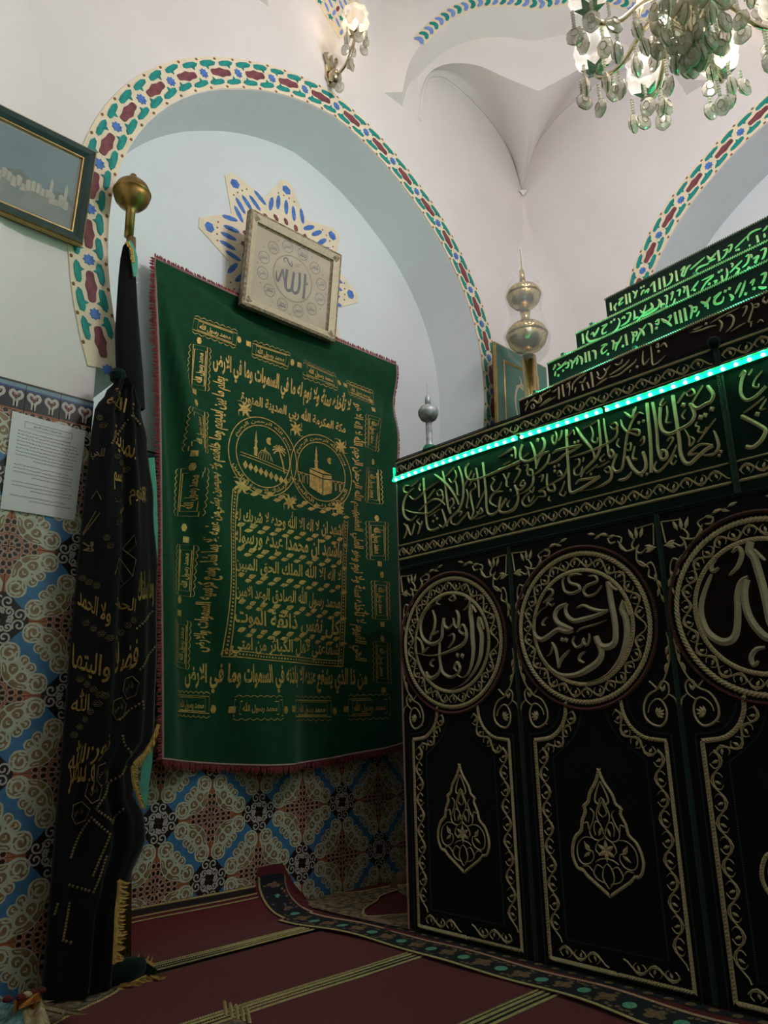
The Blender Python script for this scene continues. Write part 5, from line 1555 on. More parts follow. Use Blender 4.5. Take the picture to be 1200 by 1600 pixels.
# tassel bunch
tas = thing('cloth_tassel', (1.0, 1.98, 0.012), 'dark green cloth bunch edged with gold fringe, lying on the carpet', 'tassel')
cpt = [onZ(150, 1522, 0.03), onZ(170, 1524, 0.035), onZ(195, 1518, 0.04), onZ(222, 1512, 0.03), onZ(240, 1522, 0.02)]
mb = MB(); mb.tube(catmull([tuple(p) for p in cpt], 5), [0.012 + 0.022 * math.sin(PI * (i / 20) ** .7) for i in range(21)], 10); mb.build('bunched_cloth', 'velvet_dkgreen', tas, True)
fringe([p + Vector((0, 0, .02)) for p in cpt], 0.030, (.3, .6, .5), tas, step=0.012); fringe([Vector((p.x, p.y - .03, 0.016)) for p in cpt], 0.032, (.6, -.6, .05), tas, step=0.008)
fringe([onZ(146, 1520, .05), onZ(143, 1545, .016)], 0.026, (-1, -.3, -.2), tas)

# ---- plain black flag on a brass-topped pole
pole_t, pole_b = Vector((onY(205, 372, 2.115).x, 2.115, onY(205, 372, 2.115).z)), Vector((onY(197, 1508, 2.115).x, 2.115, 0.012))
flag = thing('flag', (pole_b.x, pole_b.y, 0.012), 'furled black flag on a wooden pole with a brass ball finial', 'flag')
mb = MB(); mb.tube([pole_b, pole_t], 0.015, 10); mb.build('pole', 'wood', flag, True)
fz = lambda py: onY(205, py, 2.115).z
fx = onY(205, 320, 2.115).x
mb = MB(); zb = fz(372)
zc = fz(303)
pr = [(0.0, zb), (.0145, zb), (.0155, zc - .066), (.022, zc - .058), (.030, zc - .052)] + [(.060 * math.cos(q), zc + .060 * math.sin(q)) for q in (-.85, -.5, -.2, .0)] + [(.062, zc + .001), (.062, zc + .006), (.0585, zc + .0065)] + [(.0585 * math.cos(q), zc + .006 + .050 * math.sin(q)) for q in (.25, .55, .85, 1.15)] + [(.016, zc + .056), (.012, zc + .060), (.0115, zc + .072), (.009, zc + .077), (0, zc + .078)]
mb.lathe([(r_, z_) for r_, z_ in pr], 28, (fx, 2.115, 0)); mb.build('ball_finial', 'brass', flag, True)
mb = MB(); rows = [(380, 196, 202), (400, 191, 208), (430, 187, 213), (470, 184, 216), (520, 182, 219), (580, 184, 224), (640, 192, 226)]; vs = []; K = 16
for (py, a, b) in rows:
    A_, B_ = onY(a, py, 2.11), onY(b, py, 2.11)
    for i in range(K):
        q = 2 * PI * i / K; t = 0.5 - 0.5 * math.cos(q); d = 0.028 * math.sin(q) * (0.6 + .4 * min(1, (py - 370) / 150)) + 0.006 * math.sin(5 * q + py * .02)
        p = A_.lerp(B_, t); vs.append(Vector((p.x, 2.118 - d, p.z)))
mb.add(vs, [(j * K + i, j * K + (i + 1) % K, (j + 1) * K + (i + 1) % K, (j + 1) * K + i) for j in range(len(rows) - 1) for i in range(K)] + [tuple(range(K))])
mb.build('furled_cloth', 'black_cloth', flag, True)
mb = MB(); W3 = []
for (px, py, w_) in ((203, 376, 4), (206, 388, 10), (209, 402, 12), (211, 416, 9), (211, 432, 4)): W3 += [onY(px - w_ / 2, py, 2.085), onY(px + w_ / 2, py, 2.085)]
mb.add(W3, [(2 * i, 2 * i + 1, 2 * i + 3, 2 * i + 2) for i in range(4)]); mb.build('ribbon', 'teal_cloth', flag)
fringe([onY(198, 378, 2.08), onY(206, 390, 2.08), onY(208, 410, 2.08)], 0.016, (-.5, -.2, -1), flag, 'fringe_gold')

# ---- carpets
def grid(name, xs, ys, zf, mat, parent):
    mb = MB(); nx, ny = len(xs), len(ys); vs = [Vector((x, y, 0)) for y in ys for x in xs]; vs = [zf(v.x, v.y) for v in vs]
    mb.add(vs, [(j * nx + i, j * nx + i + 1, (j + 1) * nx + i + 1, (j + 1) * nx + i) for j in range(ny - 1) for i in range(nx - 1)])
    return mb.build(name, mat, parent, True)
def curl(x, y, thick=0.009, top=0.105, y0=2.30, yw=2.466):
    """carpet rides up the recess wall: y runs on past y0 as arc length"""
    z = thick + 0.0015 * math.sin(x * 9) * math.sin(y * 7)
    if y > y0:
        s = y - y0; rr = yw - y0
        a = min(s / rr, PI / 2); yy = y0 + rr * math.sin(a); z += rr * (1 - math.cos(a)) * 0.62
        if s > rr * PI / 2: z += (s - rr * PI / 2)
        y = yy
    return Vector((x, y, z))
carpet = thing('prayer_carpet', (1.2, 1.0, 0.001), 'dark red prayer carpet with beige corded stripes, running up against the tiles', 'carpet')
xs = [0.86 + i * 0.045 for i in range(21)]; ys = [-0.7 + i * 0.1 for i in range(30)] + [2.3 + i * 0.022 for i in range(0, 12)]
grid('carpet_pile', [0.33 + i * 0.1 for i in range(6)] + xs[1:], [y for y in ys if y <= 2.16], lambda x, y: curl(x, y), 'carpet', carpet)
grid('carpet_pile', xs, [2.15, 2.2, 2.25] + [2.3 + i * 0.022 for i in range(12)], lambda x, y: curl(x, y), 'carpet', carpet)
FCP = lambda u, v, n=0.0: curl(u, v) + Vector((0, 0, n)) if v < 2.36 else curl(u, v) + Vector((0, -n, n * .3))
def cord_stripe(y, xa=0.87, xb=1.74, dark=True):
    for k, o in enumerate((-0.028, -0.008, 0.010, 0.026)):
        mb = MB(); rope(mb, [(xa + i * .1, y + o) for i in range(int((xb - xa) / .1) + 1)] + [(xb, y + o)], 0.0115, FCP, 0.004, 0.001, False, 0.7 if k % 2 else -0.7, 0.62)
        mb.build('cord_stripe', 'cord', carpet)
    mb = MB(); stroke(mb, [(xa, y), (xb, y)], 0.066, FCP, 0.0005, 0.0006, 'c', smooth=False); mb.build('stripe_ground', 'cord_dark', carpet)
for y in (2.155, 1.70, 1.245, 0.79, 0.335): cord_stripe(y)
for v_, w_ in ((2.535, 0.016), (2.497, 0.011), (2.478, 0.011)):
    mb = MB(); rope(mb, [(0.88 + i * .05, v_) for i in range(17)], w_, FCP, 0.005, 0.001, False, 0.7, 0.6); mb.build('edge_cord', 'cord', carpet)
mb = MB(); stroke(mb, [(0.88 + i * .05, 2.516) for i in range(17)], 0.022, FCP, 0.0005, 0.0008, 'c', smooth=False); mb.build('stripe_ground', 'cord_dark', carpet)
mb = MB()                                  # mottled floral corner near the wall, and the tied crossing on the second stripe
mb.prism([(0.50, 2.14), (0.50, 1.86), (0.62, 1.88), (0.74, 1.92), (0.84, 1.98), (0.93, 2.02), (0.99, 2.06), (1.02, 2.12)], lambda u, v, n: curl(u, v) + Vector((0, 0, n)), 0.0005, 0.0025); mb.build('floral_ground', 'rug_floral', carpet)
mb = MB(); rope(mb, catmull([(0.50, 1.852), (0.62, 1.872), (0.74, 1.912), (0.84, 1.972), (0.93, 2.012), (0.99, 2.052), (1.025, 2.12)], 4), 0.014, FCP, 0.004, 0.001); mb.build('edge_cord', 'cord', carpet)
for k in range(5):
    mb = MB(); p = onZ(352 + k * 9, 1578 + k * 3, 0.01); rope(mb, [(p.x - .02, p.y - .035), (p.x + .02, p.y + .035)], 0.012, FCP, 0.006, 0.004, False, .7, .6); mb.build('crossing_cord', 'cord', carpet)
mb = MB(); mb.prism([(1.0, 1.66), (1.09, 1.66), (1.09, 1.60), (1.0, 1.55), (0.88, 1.52), (0.80, 1.60), (0.85, 1.66)], lambda u, v, n: curl(u, v) + Vector((0, 0, n)), 0.0005, 0.0025); mb.build('floral_ground', 'rug_floral', carpet)

rug = thing('floral_rug', (2.4, 0.8, 0.010), 'floral rug with navy flowered border lying under the cenotaph', 'rug')
def rwave(y): return 0.020 * math.sin(y * 4.2 + 1.0) - 0.012 * math.sin(y * 9) + (0.03 if y > 2.2 else 0) * 0
def rz(x, y):
    h = max(0.0, 1 - max(0.0, x - 1.80) / 0.10) if x > 1.80 else 1.0
    p = curl(x, y, 0.013, 0.105) if h > 0.99 else Vector((x, min(y, 2.462), 0.013 + 0.002 * math.sin(x * 12 + y * 5)))
    if 0 < h <= 0.99: q = curl(x, y, 0.013); p = p.lerp(q, h)
    if p.y < 2.3: p.x += rwave(p.y) * max(0, 1 - (p.x - 1.68) / 0.25); 
    if p.x > 1.86 and p.y < 1.90: p.z = 0.013
    return p + Vector((0, 0, 0.006 * math.sin(p.y * 7) ** 2 if p.x < 1.82 and p.y < 2.2 else 0))
FR = lambda u, v, n=0.0: rz(u, v) + (Vector((0, 0, n)) if v < 2.36 else Vector((0, -n, n * .3)))
xs = [1.69, 1.72, 1.76, 1.80, 1.83, 1.86, 1.92, 2.05, 2.2, 2.4, 2.7, 3.0, 3.25]; ys = [-0.7 + i * 0.06 for i in range(50)] + [2.3 + i * 0.02 for i in range(16)]
grid('rug_pile', xs, ys, rz, 'rug_burg', rug)
YR = [-0.68 + i * 0.05 for i in range(66)]; YR = [y for y in YR if y < 2.585]
mb = MB(); stroke(mb, [(1.755, y) for y in YR], 0.100, FR, 0.0004, 0.001, 'c', smooth=False); mb.build('border_ground', 'rug_navy', rug)
for xx, wd, mt in ((1.697, 0.014, 'cord'), (1.812, 0.013, 'rug_pink'), (1.704, 0.004, 'cord_dark')):
    mb = MB(); (rope(mb, [(xx, y) for y in YR], wd, FR, 0.003, 0.001, False, .8, .6) if wd > .006 else stroke(mb, [(xx, y) for y in YR], wd, FR, .001, .001, 'c', smooth=False)); mb.build('border_cord', mt, rug)
y = -0.62; k = 0
while y < 2.56:
    mb = MB()
    if k % 2 == 0:
        blob(mb, 1.752, y, 0.020, 0.017, FR, 0.002, 0.0015, 0, 10); mb.build('border_flower', 'rug_mint', rug)
    else:
        blob(mb, 1.755, y, 0.030, 0.030, FR, 0.002, 0.0015, 0.4, 12, lambda i, a: 1 if i % 3 else .62); mb.build('border_flower', 'rug_flower', rug)
    y += 0.064; k += 1
mb = MB(); rnd = random.Random(5)
for i in range(220): blob(mb, 1.755 + rnd.choice((-.036, .036)) + rnd.uniform(-.006, .006), -0.6 + i * 0.0143, 0.008, 0.006, FR, 0.001, 0.0014, rnd.uniform(0, 3), 6)
mb.build('border_sprigs', 'rug_flower', rug)['kind'] = 'stuff'
mb = MB(); stroke(mb, [(1.857, y) for y in YR if y < 2.3], 0.030, FR, 0.0004, 0.001, 'c', smooth=False); mb.build('border_band', 'rug_navy', rug)
mb = MB()
for i in range(54): blob(mb, 1.857, -0.6 + i * 0.0535, 0.010, 0.013, FR, .001, .0016, .4, 6)
mb.build('border_sprigs', 'rug_flower', rug)['kind'] = 'stuff'
FRF = lambda u, v, n=0.0: Vector((u, min(v, 2.46), 0.0165 + n + 0.002 * math.sin(u * 12 + v * 5)))
fp = [onZ(a, b, 0.016) for a, b in ((462, 1410), (480, 1388), (500, 1384), (506, 1393), (530, 1396), (560, 1394), (600, 1388), (640, 1380), (660, 1385), (660, 1420), (620, 1392), (595, 1400), (588, 1408), (575, 1416), (568, 1424), (575, 1434), (660, 1428), (660, 1456), (600, 1445), (540, 1432), (490, 1420))]
mb = MB(); mb.prism([(p.x, min(p.y, 2.455)) for p in fp], FRF, 0.0, 0.002); mb.build('floral_field', 'rug_floral', rug)
for L in ([(506, 1386), (508, 1393), (530, 1396), (560, 1394), (600, 1388), (640, 1380)], [(620, 1392), (595, 1400), (588, 1408), (575, 1416), (568, 1424), (575, 1434), (640, 1429)]):
    mb = MB(); P = [onZ(a, b, 0.016) for a, b in L]; rope(mb, catmull([(p.x, min(p.y, 2.45)) for p in P], 4), 0.010, FRF, 0.003, 0.002, False, .8, .6); mb.build('field_cord', 'cord', rug)
# small folded rug at the wall, lower left
fr = thing('folded_rug', (0.72, 2.02, 0.012), 'folded fringed rug in cream, teal and orange at the foot of the tiled wall', 'rug')
o = (0.56, 1.90)
def lump(name, cx, cy, rx, ry, h, mat, rot=0.0):
    mb = MB(); vs = []; fs = []; K, J = 16, 6
    for j in range(J + 1):
        q = PI / 2 * j / J
        for i in range(K):
            a = 2 * PI * i / K; x = rx * math.cos(q) ** .6 * math.cos(a); y = ry * math.cos(q) ** .6 * math.sin(a)
            vs.append((cx + x * math.cos(rot) - y * math.sin(rot), cy + x * math.sin(rot) + y * math.cos(rot), 0.012 + h * math.sin(q) * (1 + .12 * math.sin(5 * a + j))))
    for j in range(J):
        for i in range(K): fs.append((j * K + i, j * K + (i + 1) % K, (j + 1) * K + (i + 1) % K, (j + 1) * K + i))
    mb.add(vs, fs); return mb.build(name, mat, fr, True)
def sheet(name, q, mat, zt, zb, ph):
    mb = MB(); n = 8; vs = []
    for j in range(n + 1):
        for i in range(n + 1):
            s_, t_ = i / n, j / n; px = (q[0][0] * (1 - s_) + q[1][0] * s_) * (1 - t_) + (q[3][0] * (1 - s_) + q[2][0] * s_) * t_; py = (q[0][1] * (1 - s_) + q[1][1] * s_) * (1 - t_) + (q[3][1] * (1 - s_) + q[2][1] * s_) * t_
            zz = zt + (zb - zt) * t_ + 0.006 * math.sin(s_ * 7 + t_ * 5 + ph); vs.append(onZ(px, py, zz))
    low = [Vector((v.x, v.y, 0.012)) for v in vs[:n + 1]]
    mb.add(vs, [(j * (n + 1) + i, j * (n + 1) + i + 1, (j + 1) * (n + 1) + i + 1, (j + 1) * (n + 1) + i) for j in range(n) for i in range(n)])
    mb.add(low + vs[:n + 1], [(i, i + 1, n + 2 + i, n + 1 + i) for i in range(n)]); mb.build(name, mat, fr, True)
sheet('rug_fold', [(-30, 1560), (34, 1572), (44, 1625), (-30, 1625)], 'rug_sky', 0.070, 0.030, 0.0)
sheet('rug_fold', [(32, 1572), (64, 1560), (88, 1625), (42, 1625)], 'rug_cream', 0.070, 0.030, 0.7)
sheet('rug_fold', [(22, 1562), (62, 1550), (66, 1563), (30, 1577)], 'rug_orange', 0.085, 0.075, 1.5)
for a_, b_ in ((32, 1560), (42, 1556), (52, 1552), (64, 1549), (12, 1563)):
    mb = MB(); c_ = onZ(a_, b_, 0.088); mb.lathe([(0, -.004), (.010, -.002), (.012, .003), (.006, .008), (0, .009)], 8, tuple(c_)); mb.build('woven_flower', 'rug_burg' if a_ != 42 else 'rug_cream', fr, True)
p = onZ(70, 1575, 0.04); fringe([p + Vector((-.03, .03, .02)), p, p + Vector((.02, -.06, 0))], 0.055, (.8, -.4, -.25), fr, 'rug_cream', 0.006, 0.007)
bd = thing('cloth_bundle', onZ(630, 1384, 0.02), 'small dark bundle on the rug behind the left end of the cenotaph', 'bundle')
mb = MB(); vs = []; fs = []; K, J = 14, 6; c_ = onZ(630, 1384, 0.02)
for j in range(J + 1):
    q = PI / 2 * j / J
    for i in range(K): a = 2 * PI * i / K; r_ = math.cos(q) ** .7 * (1 + .12 * math.sin(3 * a + j)); vs.append((c_.x + .055 * r_ * math.cos(a), min(c_.y, 2.40) + .04 * r_ * math.sin(a), 0.019 + .055 * math.sin(q)))
for j in range(J):
    for i in range(K): fs.append((j * K + i, j * K + (i + 1) % K, (j + 1) * K + (i + 1) % K, (j + 1) * K + i))
mb.add(vs, fs); mb.build('bundled_cloth', 'wood', bd, True)
fringe([Vector((c_.x - .05, min(c_.y, 2.40) - .02, .03)), Vector((c_.x, min(c_.y, 2.40) - .05, .03)), Vector((c_.x + .05, min(c_.y, 2.40) - .02, .03))], 0.03, (0, -.6, -.3), bd, 'cord', 0.008)

# ================================================================== framed pictures, notice
def framed(name, label, cat, O, U, V, wd, ht, fw, depth, mats, steps):
    """mitred frame of stepped mouldings; steps: (inset fraction 0..1, height)"""
    U, V = Vector(U).normalized(), Vector(V).normalized(); N = U.cross(V).normalized(); O = Vector(O)
    F = lambda u, v, n=0.0: O + U * u + V * v + N * n
    t = thing(name, F(wd / 2, 0, 0), label, cat)
    for side in range(4):
        mb = MB()
        def cor(k, ins):
            return [(ins, ins), (wd - ins, ins), (wd - ins, ht - ins), (ins, ht - ins)][k]
        prof = [(0.0, 0.0)] + [(i * fw, h) for i, h in steps] + [(fw, 0.002)]
        for a, b, mi in zip(prof[:-1], prof[1:], range(len(prof))):
            A, B = cor(side, a[0]), cor((side + 1) % 4, a[0]); C_, D_ = cor((side + 1) % 4, b[0]), cor(side, b[0])
            mb.add([F(*A, a[1]), F(*B, a[1]), F(*C_, b[1]), F(*D_, b[1])], [(0, 1, 2, 3)], min(mi, len(mats) - 1))
        mb.build('frame_rail', mats, t)
    mb = MB(); mb.add([F(0, 0, -.004), F(wd, 0, -.004), F(wd, ht, -.004), F(0, ht, -.004)], [(0, 1, 2, 3)]); mb.build('backing_board', 'wood', t)
    return t, F
# calligraphy in a pale frame leaning over the banner's top edge
V_ = Vector((0, 2.335 - 2.385, 2.737 - 2.31))
cal, FCa = framed('calligraphy_picture', 'pale gilt frame with round black calligraphy, tilted forward above the green banner', 'picture', (1.482, 2.385, 2.31), (1, 0, 0), V_, 0.497, V_.length, 0.048, 0.03,
                  ['frame_gilt', 'frame_gilt', 'frame_inner', 'frame_gilt', 'frame_gilt'], [(0.02, 0.026), (0.25, 0.030), (0.85, 0.020), (0.88, 0.012)])
W_, H_ = 0.497, V_.length; i_ = 0.044
mb = MB(); mb.add([FCa(i_, i_, .004), FCa(W_ - i_, i_, .004), FCa(W_ - i_, H_ - i_, .004), FCa(i_, H_ - i_, .004)], [(0, 1, 2, 3)]); sheet = mb.build('parchment_sheet', 'parchment', cal)
cc = (W_ / 2 + .004, H_ / 2 + .004)
mb = MB(); blob(mb, cc[0], cc[1], .106, .106, FCa, 0, .0045, 0, 40); mb.build('grey_ring', 'ink_pale', sheet)
mb = MB(); blob(mb, cc[0], cc[1], .100, .100, FCa, 0, .0050, 0, 40); mb.build('inner_disc', 'parchment', sheet)
mb = MB()
ST = [(.012, 'c', [(.058, .045), (.060, .0), (.058, -.066)]), (.012, 'c', [(.030, .040), (.034, -.01), (.028, -.046), (.010, -.056), (.0, -.035), (.002, .03)]), (.013, 'c', [(.000, -.02), (-.004, -.048), (-.022, -.058), (-.034, -.036), (-.032, .028)]),
      (.010, 'b', [(-.034, -.036), (-.046, -.010), (-.052, .018), (-.062, -.012), (-.070, -.036), (-.078, -.030), (-.082, .002)]), (.006, 'b', [(-.045, .052), (-.052, .066), (-.038, .074), (-.026, .058), (-.010, .050), (-.014, .072)]), (.005, 'b', [(.004, .058), (.026, .064)]), (.005, 'b', [(.008, .066), (.030, .074)]), (.005, 'b', [(.066, .0), (.074, .006), (.068, .012)])]
for w_, md, P in ST: stroke(mb, [(cc[0] + a * 1.08, cc[1] + b * 1.08) for a, b in P], w_ * 1.1, FCa, .0003, .0056, md, 5)
mb.build('lettering', 'ink_gray', sheet)
for k in range(12):
    a = k * PI / 6 + 0.26; x, y = cc[0] + 0.146 * math.cos(a) * 1.10, cc[1] + 0.146 * math.sin(a) * 0.96
    mb = MB(); stroke(mb, ell((x, y), .027, 20), .0022, FCa, .0002, .0048, 'c', 1, True, False)
    put_text(mb, ('علي', 'عمر', 'محمد', 'حسن', 'عثمان', 'حسين')[k % 6], x - .019, y - .014, .038, .028, FCa, .005, 0.0); mb.build('small_medallion', 'ink_gray', sheet)
for k in range(12):
    a = k * PI / 6; mb = MB(); blob(mb, cc[0] + .185 * math.cos(a), cc[1] + .165 * math.sin(a), .005, .005, FCa, 0, .0048, 0, 8, lambda i, q: 1 if i % 2 == 0 else .3); mb.build('small_star', 'ink_gray', sheet)
for (a, b) in ((.024, .024), (W_ - .024, .024), (W_ - .024, H_ - .024), (.024, H_ - .024)):
    mb = MB(); blob(mb, a, b, .026, .026, FCa, .008, .024, PI / 4, 12, lambda i, q: 1 if i % 3 else .75); mb.build('corner_rosette', 'frame_gilt', cal)
mb = MB(); mb.add([FCa(i_, i_, .010), FCa(W_ - i_, i_, .010), FCa(W_ - i_, H_ - i_, .010), FCa(i_, H_ - i_, .010)], [(0, 1, 2, 3)]); mb.build('glass_pane', 'pane', cal)
# city view in a dark green frame on the left wall
V_ = Vector((0, 2.115 - 2.160, 2.455 - 2.130)); W_, H_ = 0.420, V_.length
city, FCi = framed('city_picture', 'dark green and gold frame with a hazy waterfront city view, upper left', 'picture', (0.335, 2.160, 2.130), (1, 0, 0), V_, W_, H_, 0.040, 0.03,
                   ['frame_gold', 'frame_gold', 'frame_green', 'frame_green', 'frame_gold', 'frame_gold'], [(0.03, 0.022), (0.14, 0.026), (0.5, 0.022), (0.86, 0.014), (0.95, 0.014)])
R4 = lambda a, b, c, d, n: [FCi(a, b, n), FCi(c, b, n), FCi(c, d, n), FCi(a, d, n)]
i_ = .038
mb = MB(); mb.add(R4(i_, i_, W_ - i_, H_ - i_, .003), [(0, 1, 2, 3)]); sheet = mb.build('mount_board', 'mat_board', city)
i_ = .045
mb = MB(); mb.add(R4(i_, H_ * .40, W_ - i_, H_ - i_, .004), [(0, 1, 2, 3)]); mb.build('printed_sky', 'pic_sky', sheet)
mb = MB(); mb.add(R4(i_, i_, W_ - i_, H_ * .40, .004), [(0, 1, 2, 3)]); mb.build('printed_water', 'pic_water', sheet)
mb = MB(); hp = [(i_, .40 * H_)] + [(i_ + (W_ - 2 * i_) * k / 12, H_ * (.50 + .05 * math.sin(k * 1.3) - .008 * k)) for k in range(13)] + [(W_ - i_, .36 * H_)]; mb.add([FCi(a, b, .0045) for a, b in hp], [tuple(range(len(hp)))]); mb.build('printed_hill', 'pic_hill', sheet)
rnd = random.Random(3)
for k in range(22):
    a = i_ + .004 + (W_ - 2 * i_ - .02) * k / 22; hh = rnd.uniform(.012, .036); b0 = H_ * (.36 - .05 * k / 22) + rnd.uniform(-.008, .008)
    mb = MB(); mb.add([FCi(x, y, .005) for x, y in ((a, b0), (a + .017, b0), (a + .017, b0 + hh), (a + .008, b0 + hh + .006), (a, b0 + hh))], [(0, 1, 2, 3, 4)]); mb.build('printed_house', 'pic_white', sheet)
for a in (.12, .30, .345):
    mb = MB(); b0 = H_ * .36; mb.add([FCi(x, y, .0055) for x, y in ((a, b0), (a + .010, b0), (a + .010, b0 + .05), (a + .005, b0 + .066), (a, b0 + .05))], [(0, 1, 2, 3, 4)]); mb.build('printed_tower', 'pic_white', sheet)
mb = MB(); mb.add(R4(.04, .04, W_ - .04, H_ - .04, .009), [(0, 1, 2, 3)]); mb.build('glass_pane', 'pane', city)
# green picture half hidden behind the brass finial
V_ = Vector((0, -0.02, 0.52))
gp, FG = framed('green_picture', 'gold framed green picture behind the brass finial, beside the right wall', 'picture', (2.755, 2.088, 1.945), (1, 0, 0), V_, 0.445, V_.length, 0.085, 0.02,
                ['frame_gold', 'frame_gold', 'pic_green', 'frame_gold', 'frame_gold'], [(0.02, 0.014), (0.10, 0.016), (0.86, 0.010), (0.92, 0.014)])
mb = MB(); mb.add([FG(.08, .08, .003), FG(.365, .08, .003), FG(.365, .44, .003), FG(.08, .44, .003)], [(0, 1, 2, 3)]); sheet = mb.build('green_sheet', 'pic_green', gp)
mb = MB()
for P in ([(.21, .40), (.225, .36), (.19, .33), (.17, .27), (.175, .20), (.20, .15)], [(.22, .37), (.25, .33), (.27, .26)], [(.18, .33), (.21, .345), (.24, .33)]): stroke(mb, P, .014, FG, .0005, .004, 'b', 5)
mb.build('lettering', 'parchment', sheet)
# paper notice taped on the tiles
NP = [onY(x, y, WA - 0.010) for x, y in ((19, 642), (133, 674), (117, 813), (0, 795))]          # TL TR BR BL
B_ = lambda x, y, n=0.0: (NP[3].lerp(NP[2], x)).lerp(NP[0].lerp(NP[1], x), y) + Vector((0, -n - 0.004 * math.sin(x * 5 + y * 3) * .6 - .002, 0))
note = thing('paper_notice', B_(.5, 0), 'white printed paper notice taped to the tiled wall', 'notice')
mb = MB(); vs = [B_(i / 12, j / 12) for j in range(13) for i in range(13)]; mb.add(vs, [(j * 13 + i, j * 13 + i + 1, (j + 1) * 13 + i + 1, (j + 1) * 13 + i) for j in range(12) for i in range(12)]); mb.build('sheet', 'paper', note, True)
FNt = lambda u, v, n=0.0: B_(u, v, n + .0008)
mb = MB(); put_text(mb, 'نبذة تعريفية بصاحب الضريح', .30, .885, .38, .028, FNt, .0, .01); mb.build('heading', 'ink', note)
mb = MB()
E4 = [(.18, .93), (.82, .93), (.82, .865), (.18, .865)]
for a, b in zip(E4, E4[1:] + E4[:1]):
    mb.tube([FNt(*a), FNt((a[0] + b[0]) / 2, (a[1] + b[1]) / 2), FNt(*b)], .0004, 3)
mb.build('heading_box', 'ink', note)
rnd = random.Random(9); yy = .82
for blk in (9, 4, 3, 2):
    mb = MB()
    for k in range(blk):
        x = .10 if k < blk - 1 else .35
        if k == 0: xe = .84
        else: xe = .92
        while x < xe - .03:
            l = rnd.uniform(.02, .05); P = [(x + l * j / 5, yy + rnd.uniform(-.006, .006)) for j in range(6)]
            mb.tube([FNt(*p) for p in P], .00055, 3, caps=False); x += l + .012
        yy -= .036
    mb.build('text_block', 'ink', note)['kind'] = 'stuff'; yy -= .03

# ================================================================== finials on the cenotaph
def mpp(p): d = p - C0; return (RW[0][2] * d.x + RW[1][2] * d.y + RW[2][2] * d.z) / FPX      # metres per pixel at p
FYb = 1.72; bx = onY(823, 520, FYb).x; bz = lambda py: onY(823, py, FYb).z; k_ = mpp(Vector((bx, FYb, 2.2)))
brass = thing('brass_finial', (bx, FYb, 1.60), 'ribbed double-ball brass finial wrapped in clear plastic on top of the cenotaph', 'finial')
mb = MB(); mb.lathe([(0, 1.602), (.034, 1.602), (.034, 1.62), (11.5 * k_, 1.64), (11.5 * k_, bz(556)), (0, bz(556))], 20, (bx, FYb, 0)); mb.build('pole', 'brass_shiny', brass, True)
for cy, R in ((525, 32), (465, 27)):
    z0 = bz(cy); R_ = R * k_; mb = MB()
    mb.lathe([(.30 * R_, z0 - .86 * R_), (.62 * R_, z0 - .70 * R_), (.86 * R_, z0 - .42 * R_), (.97 * R_, z0 - .10 * R_), (.97 * R_, z0 + .02 * R_)], 72, (bx, FYb, 0), flute=24, fl=.045, tw=.10); mb.build('lower_bowl', 'brass_shiny', brass, True)
    mb = MB(); mb.lathe([(.97 * R_, z0 + .0 * R_), (1.03 * R_, z0 + .02 * R_), (1.03 * R_, z0 + .08 * R_), (.97 * R_, z0 + .10 * R_)], 48, (bx, FYb, 0)); mb.build('rim', 'brass_shiny', brass, True)
    mb = MB(); mb.lathe([(.96 * R_, z0 + .09 * R_), (.88 * R_, z0 + .34 * R_), (.66 * R_, z0 + .58 * R_), (.40 * R_, z0 + .72 * R_), (.26 * R_, z0 + .80 * R_)], 72, (bx, FYb, 0), flute=24, fl=.04); mb.build('upper_dome', 'brass_shiny', brass, True)
mb = MB(); mb.lathe([(.0, bz(505)), (8 * k_, bz(505)), (7 * k_, bz(497)), (8.5 * k_, bz(488)), (0, bz(488))], 18, (bx, FYb, 0)); mb.build('neck', 'brass_shiny', brass, True)
mb = MB(); mb.lathe([(0, bz(445)), (5 * k_, bz(445)), (4 * k_, bz(428)), (1.2 * k_, bz(425)), (.6 * k_, bz(396)), (0, bz(394))], 12, (bx, FYb, 0)); mb.build('spike', 'brass_shiny', brass, True)
mb = MB(); rnd = random.Random(2); vs = []; pr = [(3, 393), (6, 415), (10, 432), (24, 446), (30, 468), (25, 488), (27, 505), (36, 528), (30, 552), (16, 566)]
for r_, py in pr:
    for i in range(18): q = 2 * PI * i / 18; rr = r_ * k_ * (1 + rnd.uniform(-.07, .07)); vs.append((bx + rr * math.cos(q), FYb + rr * math.sin(q), bz(py) + rnd.uniform(-.004, .004)))
mb.add(vs, [(j * 18 + i, j * 18 + (i + 1) % 18, (j + 1) * 18 + (i + 1) % 18, (j + 1) * 18 + i) for j in range(len(pr) - 1) for i in range(18)]); mb.build('plastic_wrap', 'plastic_wrap', brass, True)
SYb = 1.77; sx = onY(671, 690, SYb).x; sz = lambda py: onY(671, py, SYb).z; k_ = mpp(Vector((sx, SYb, 1.7)))
silv = thing('silver_finial', (sx, SYb, 1.60), 'small silver finial with flattened ball and needle at the left end of the cenotaph', 'finial')
mb = MB(); mb.lathe([(0, 1.602), (.024, 1.602), (.020, 1.63), (5 * k_, 1.64), (5 * k_, sz(656)), (0, sz(656))], 16, (sx, SYb, 0)); mb.build('tube', 'silver', silv, True)
mb = MB(); mb.lathe([(.3 * 16 * k_, sz(660)), (12 * k_, sz(656)), (16 * k_, sz(649)), (16 * k_, sz(643)), (12 * k_, sz(637)), (5 * k_, sz(634))], 24, (sx, SYb, 0)); mb.build('ball', 'silver', silv, True)
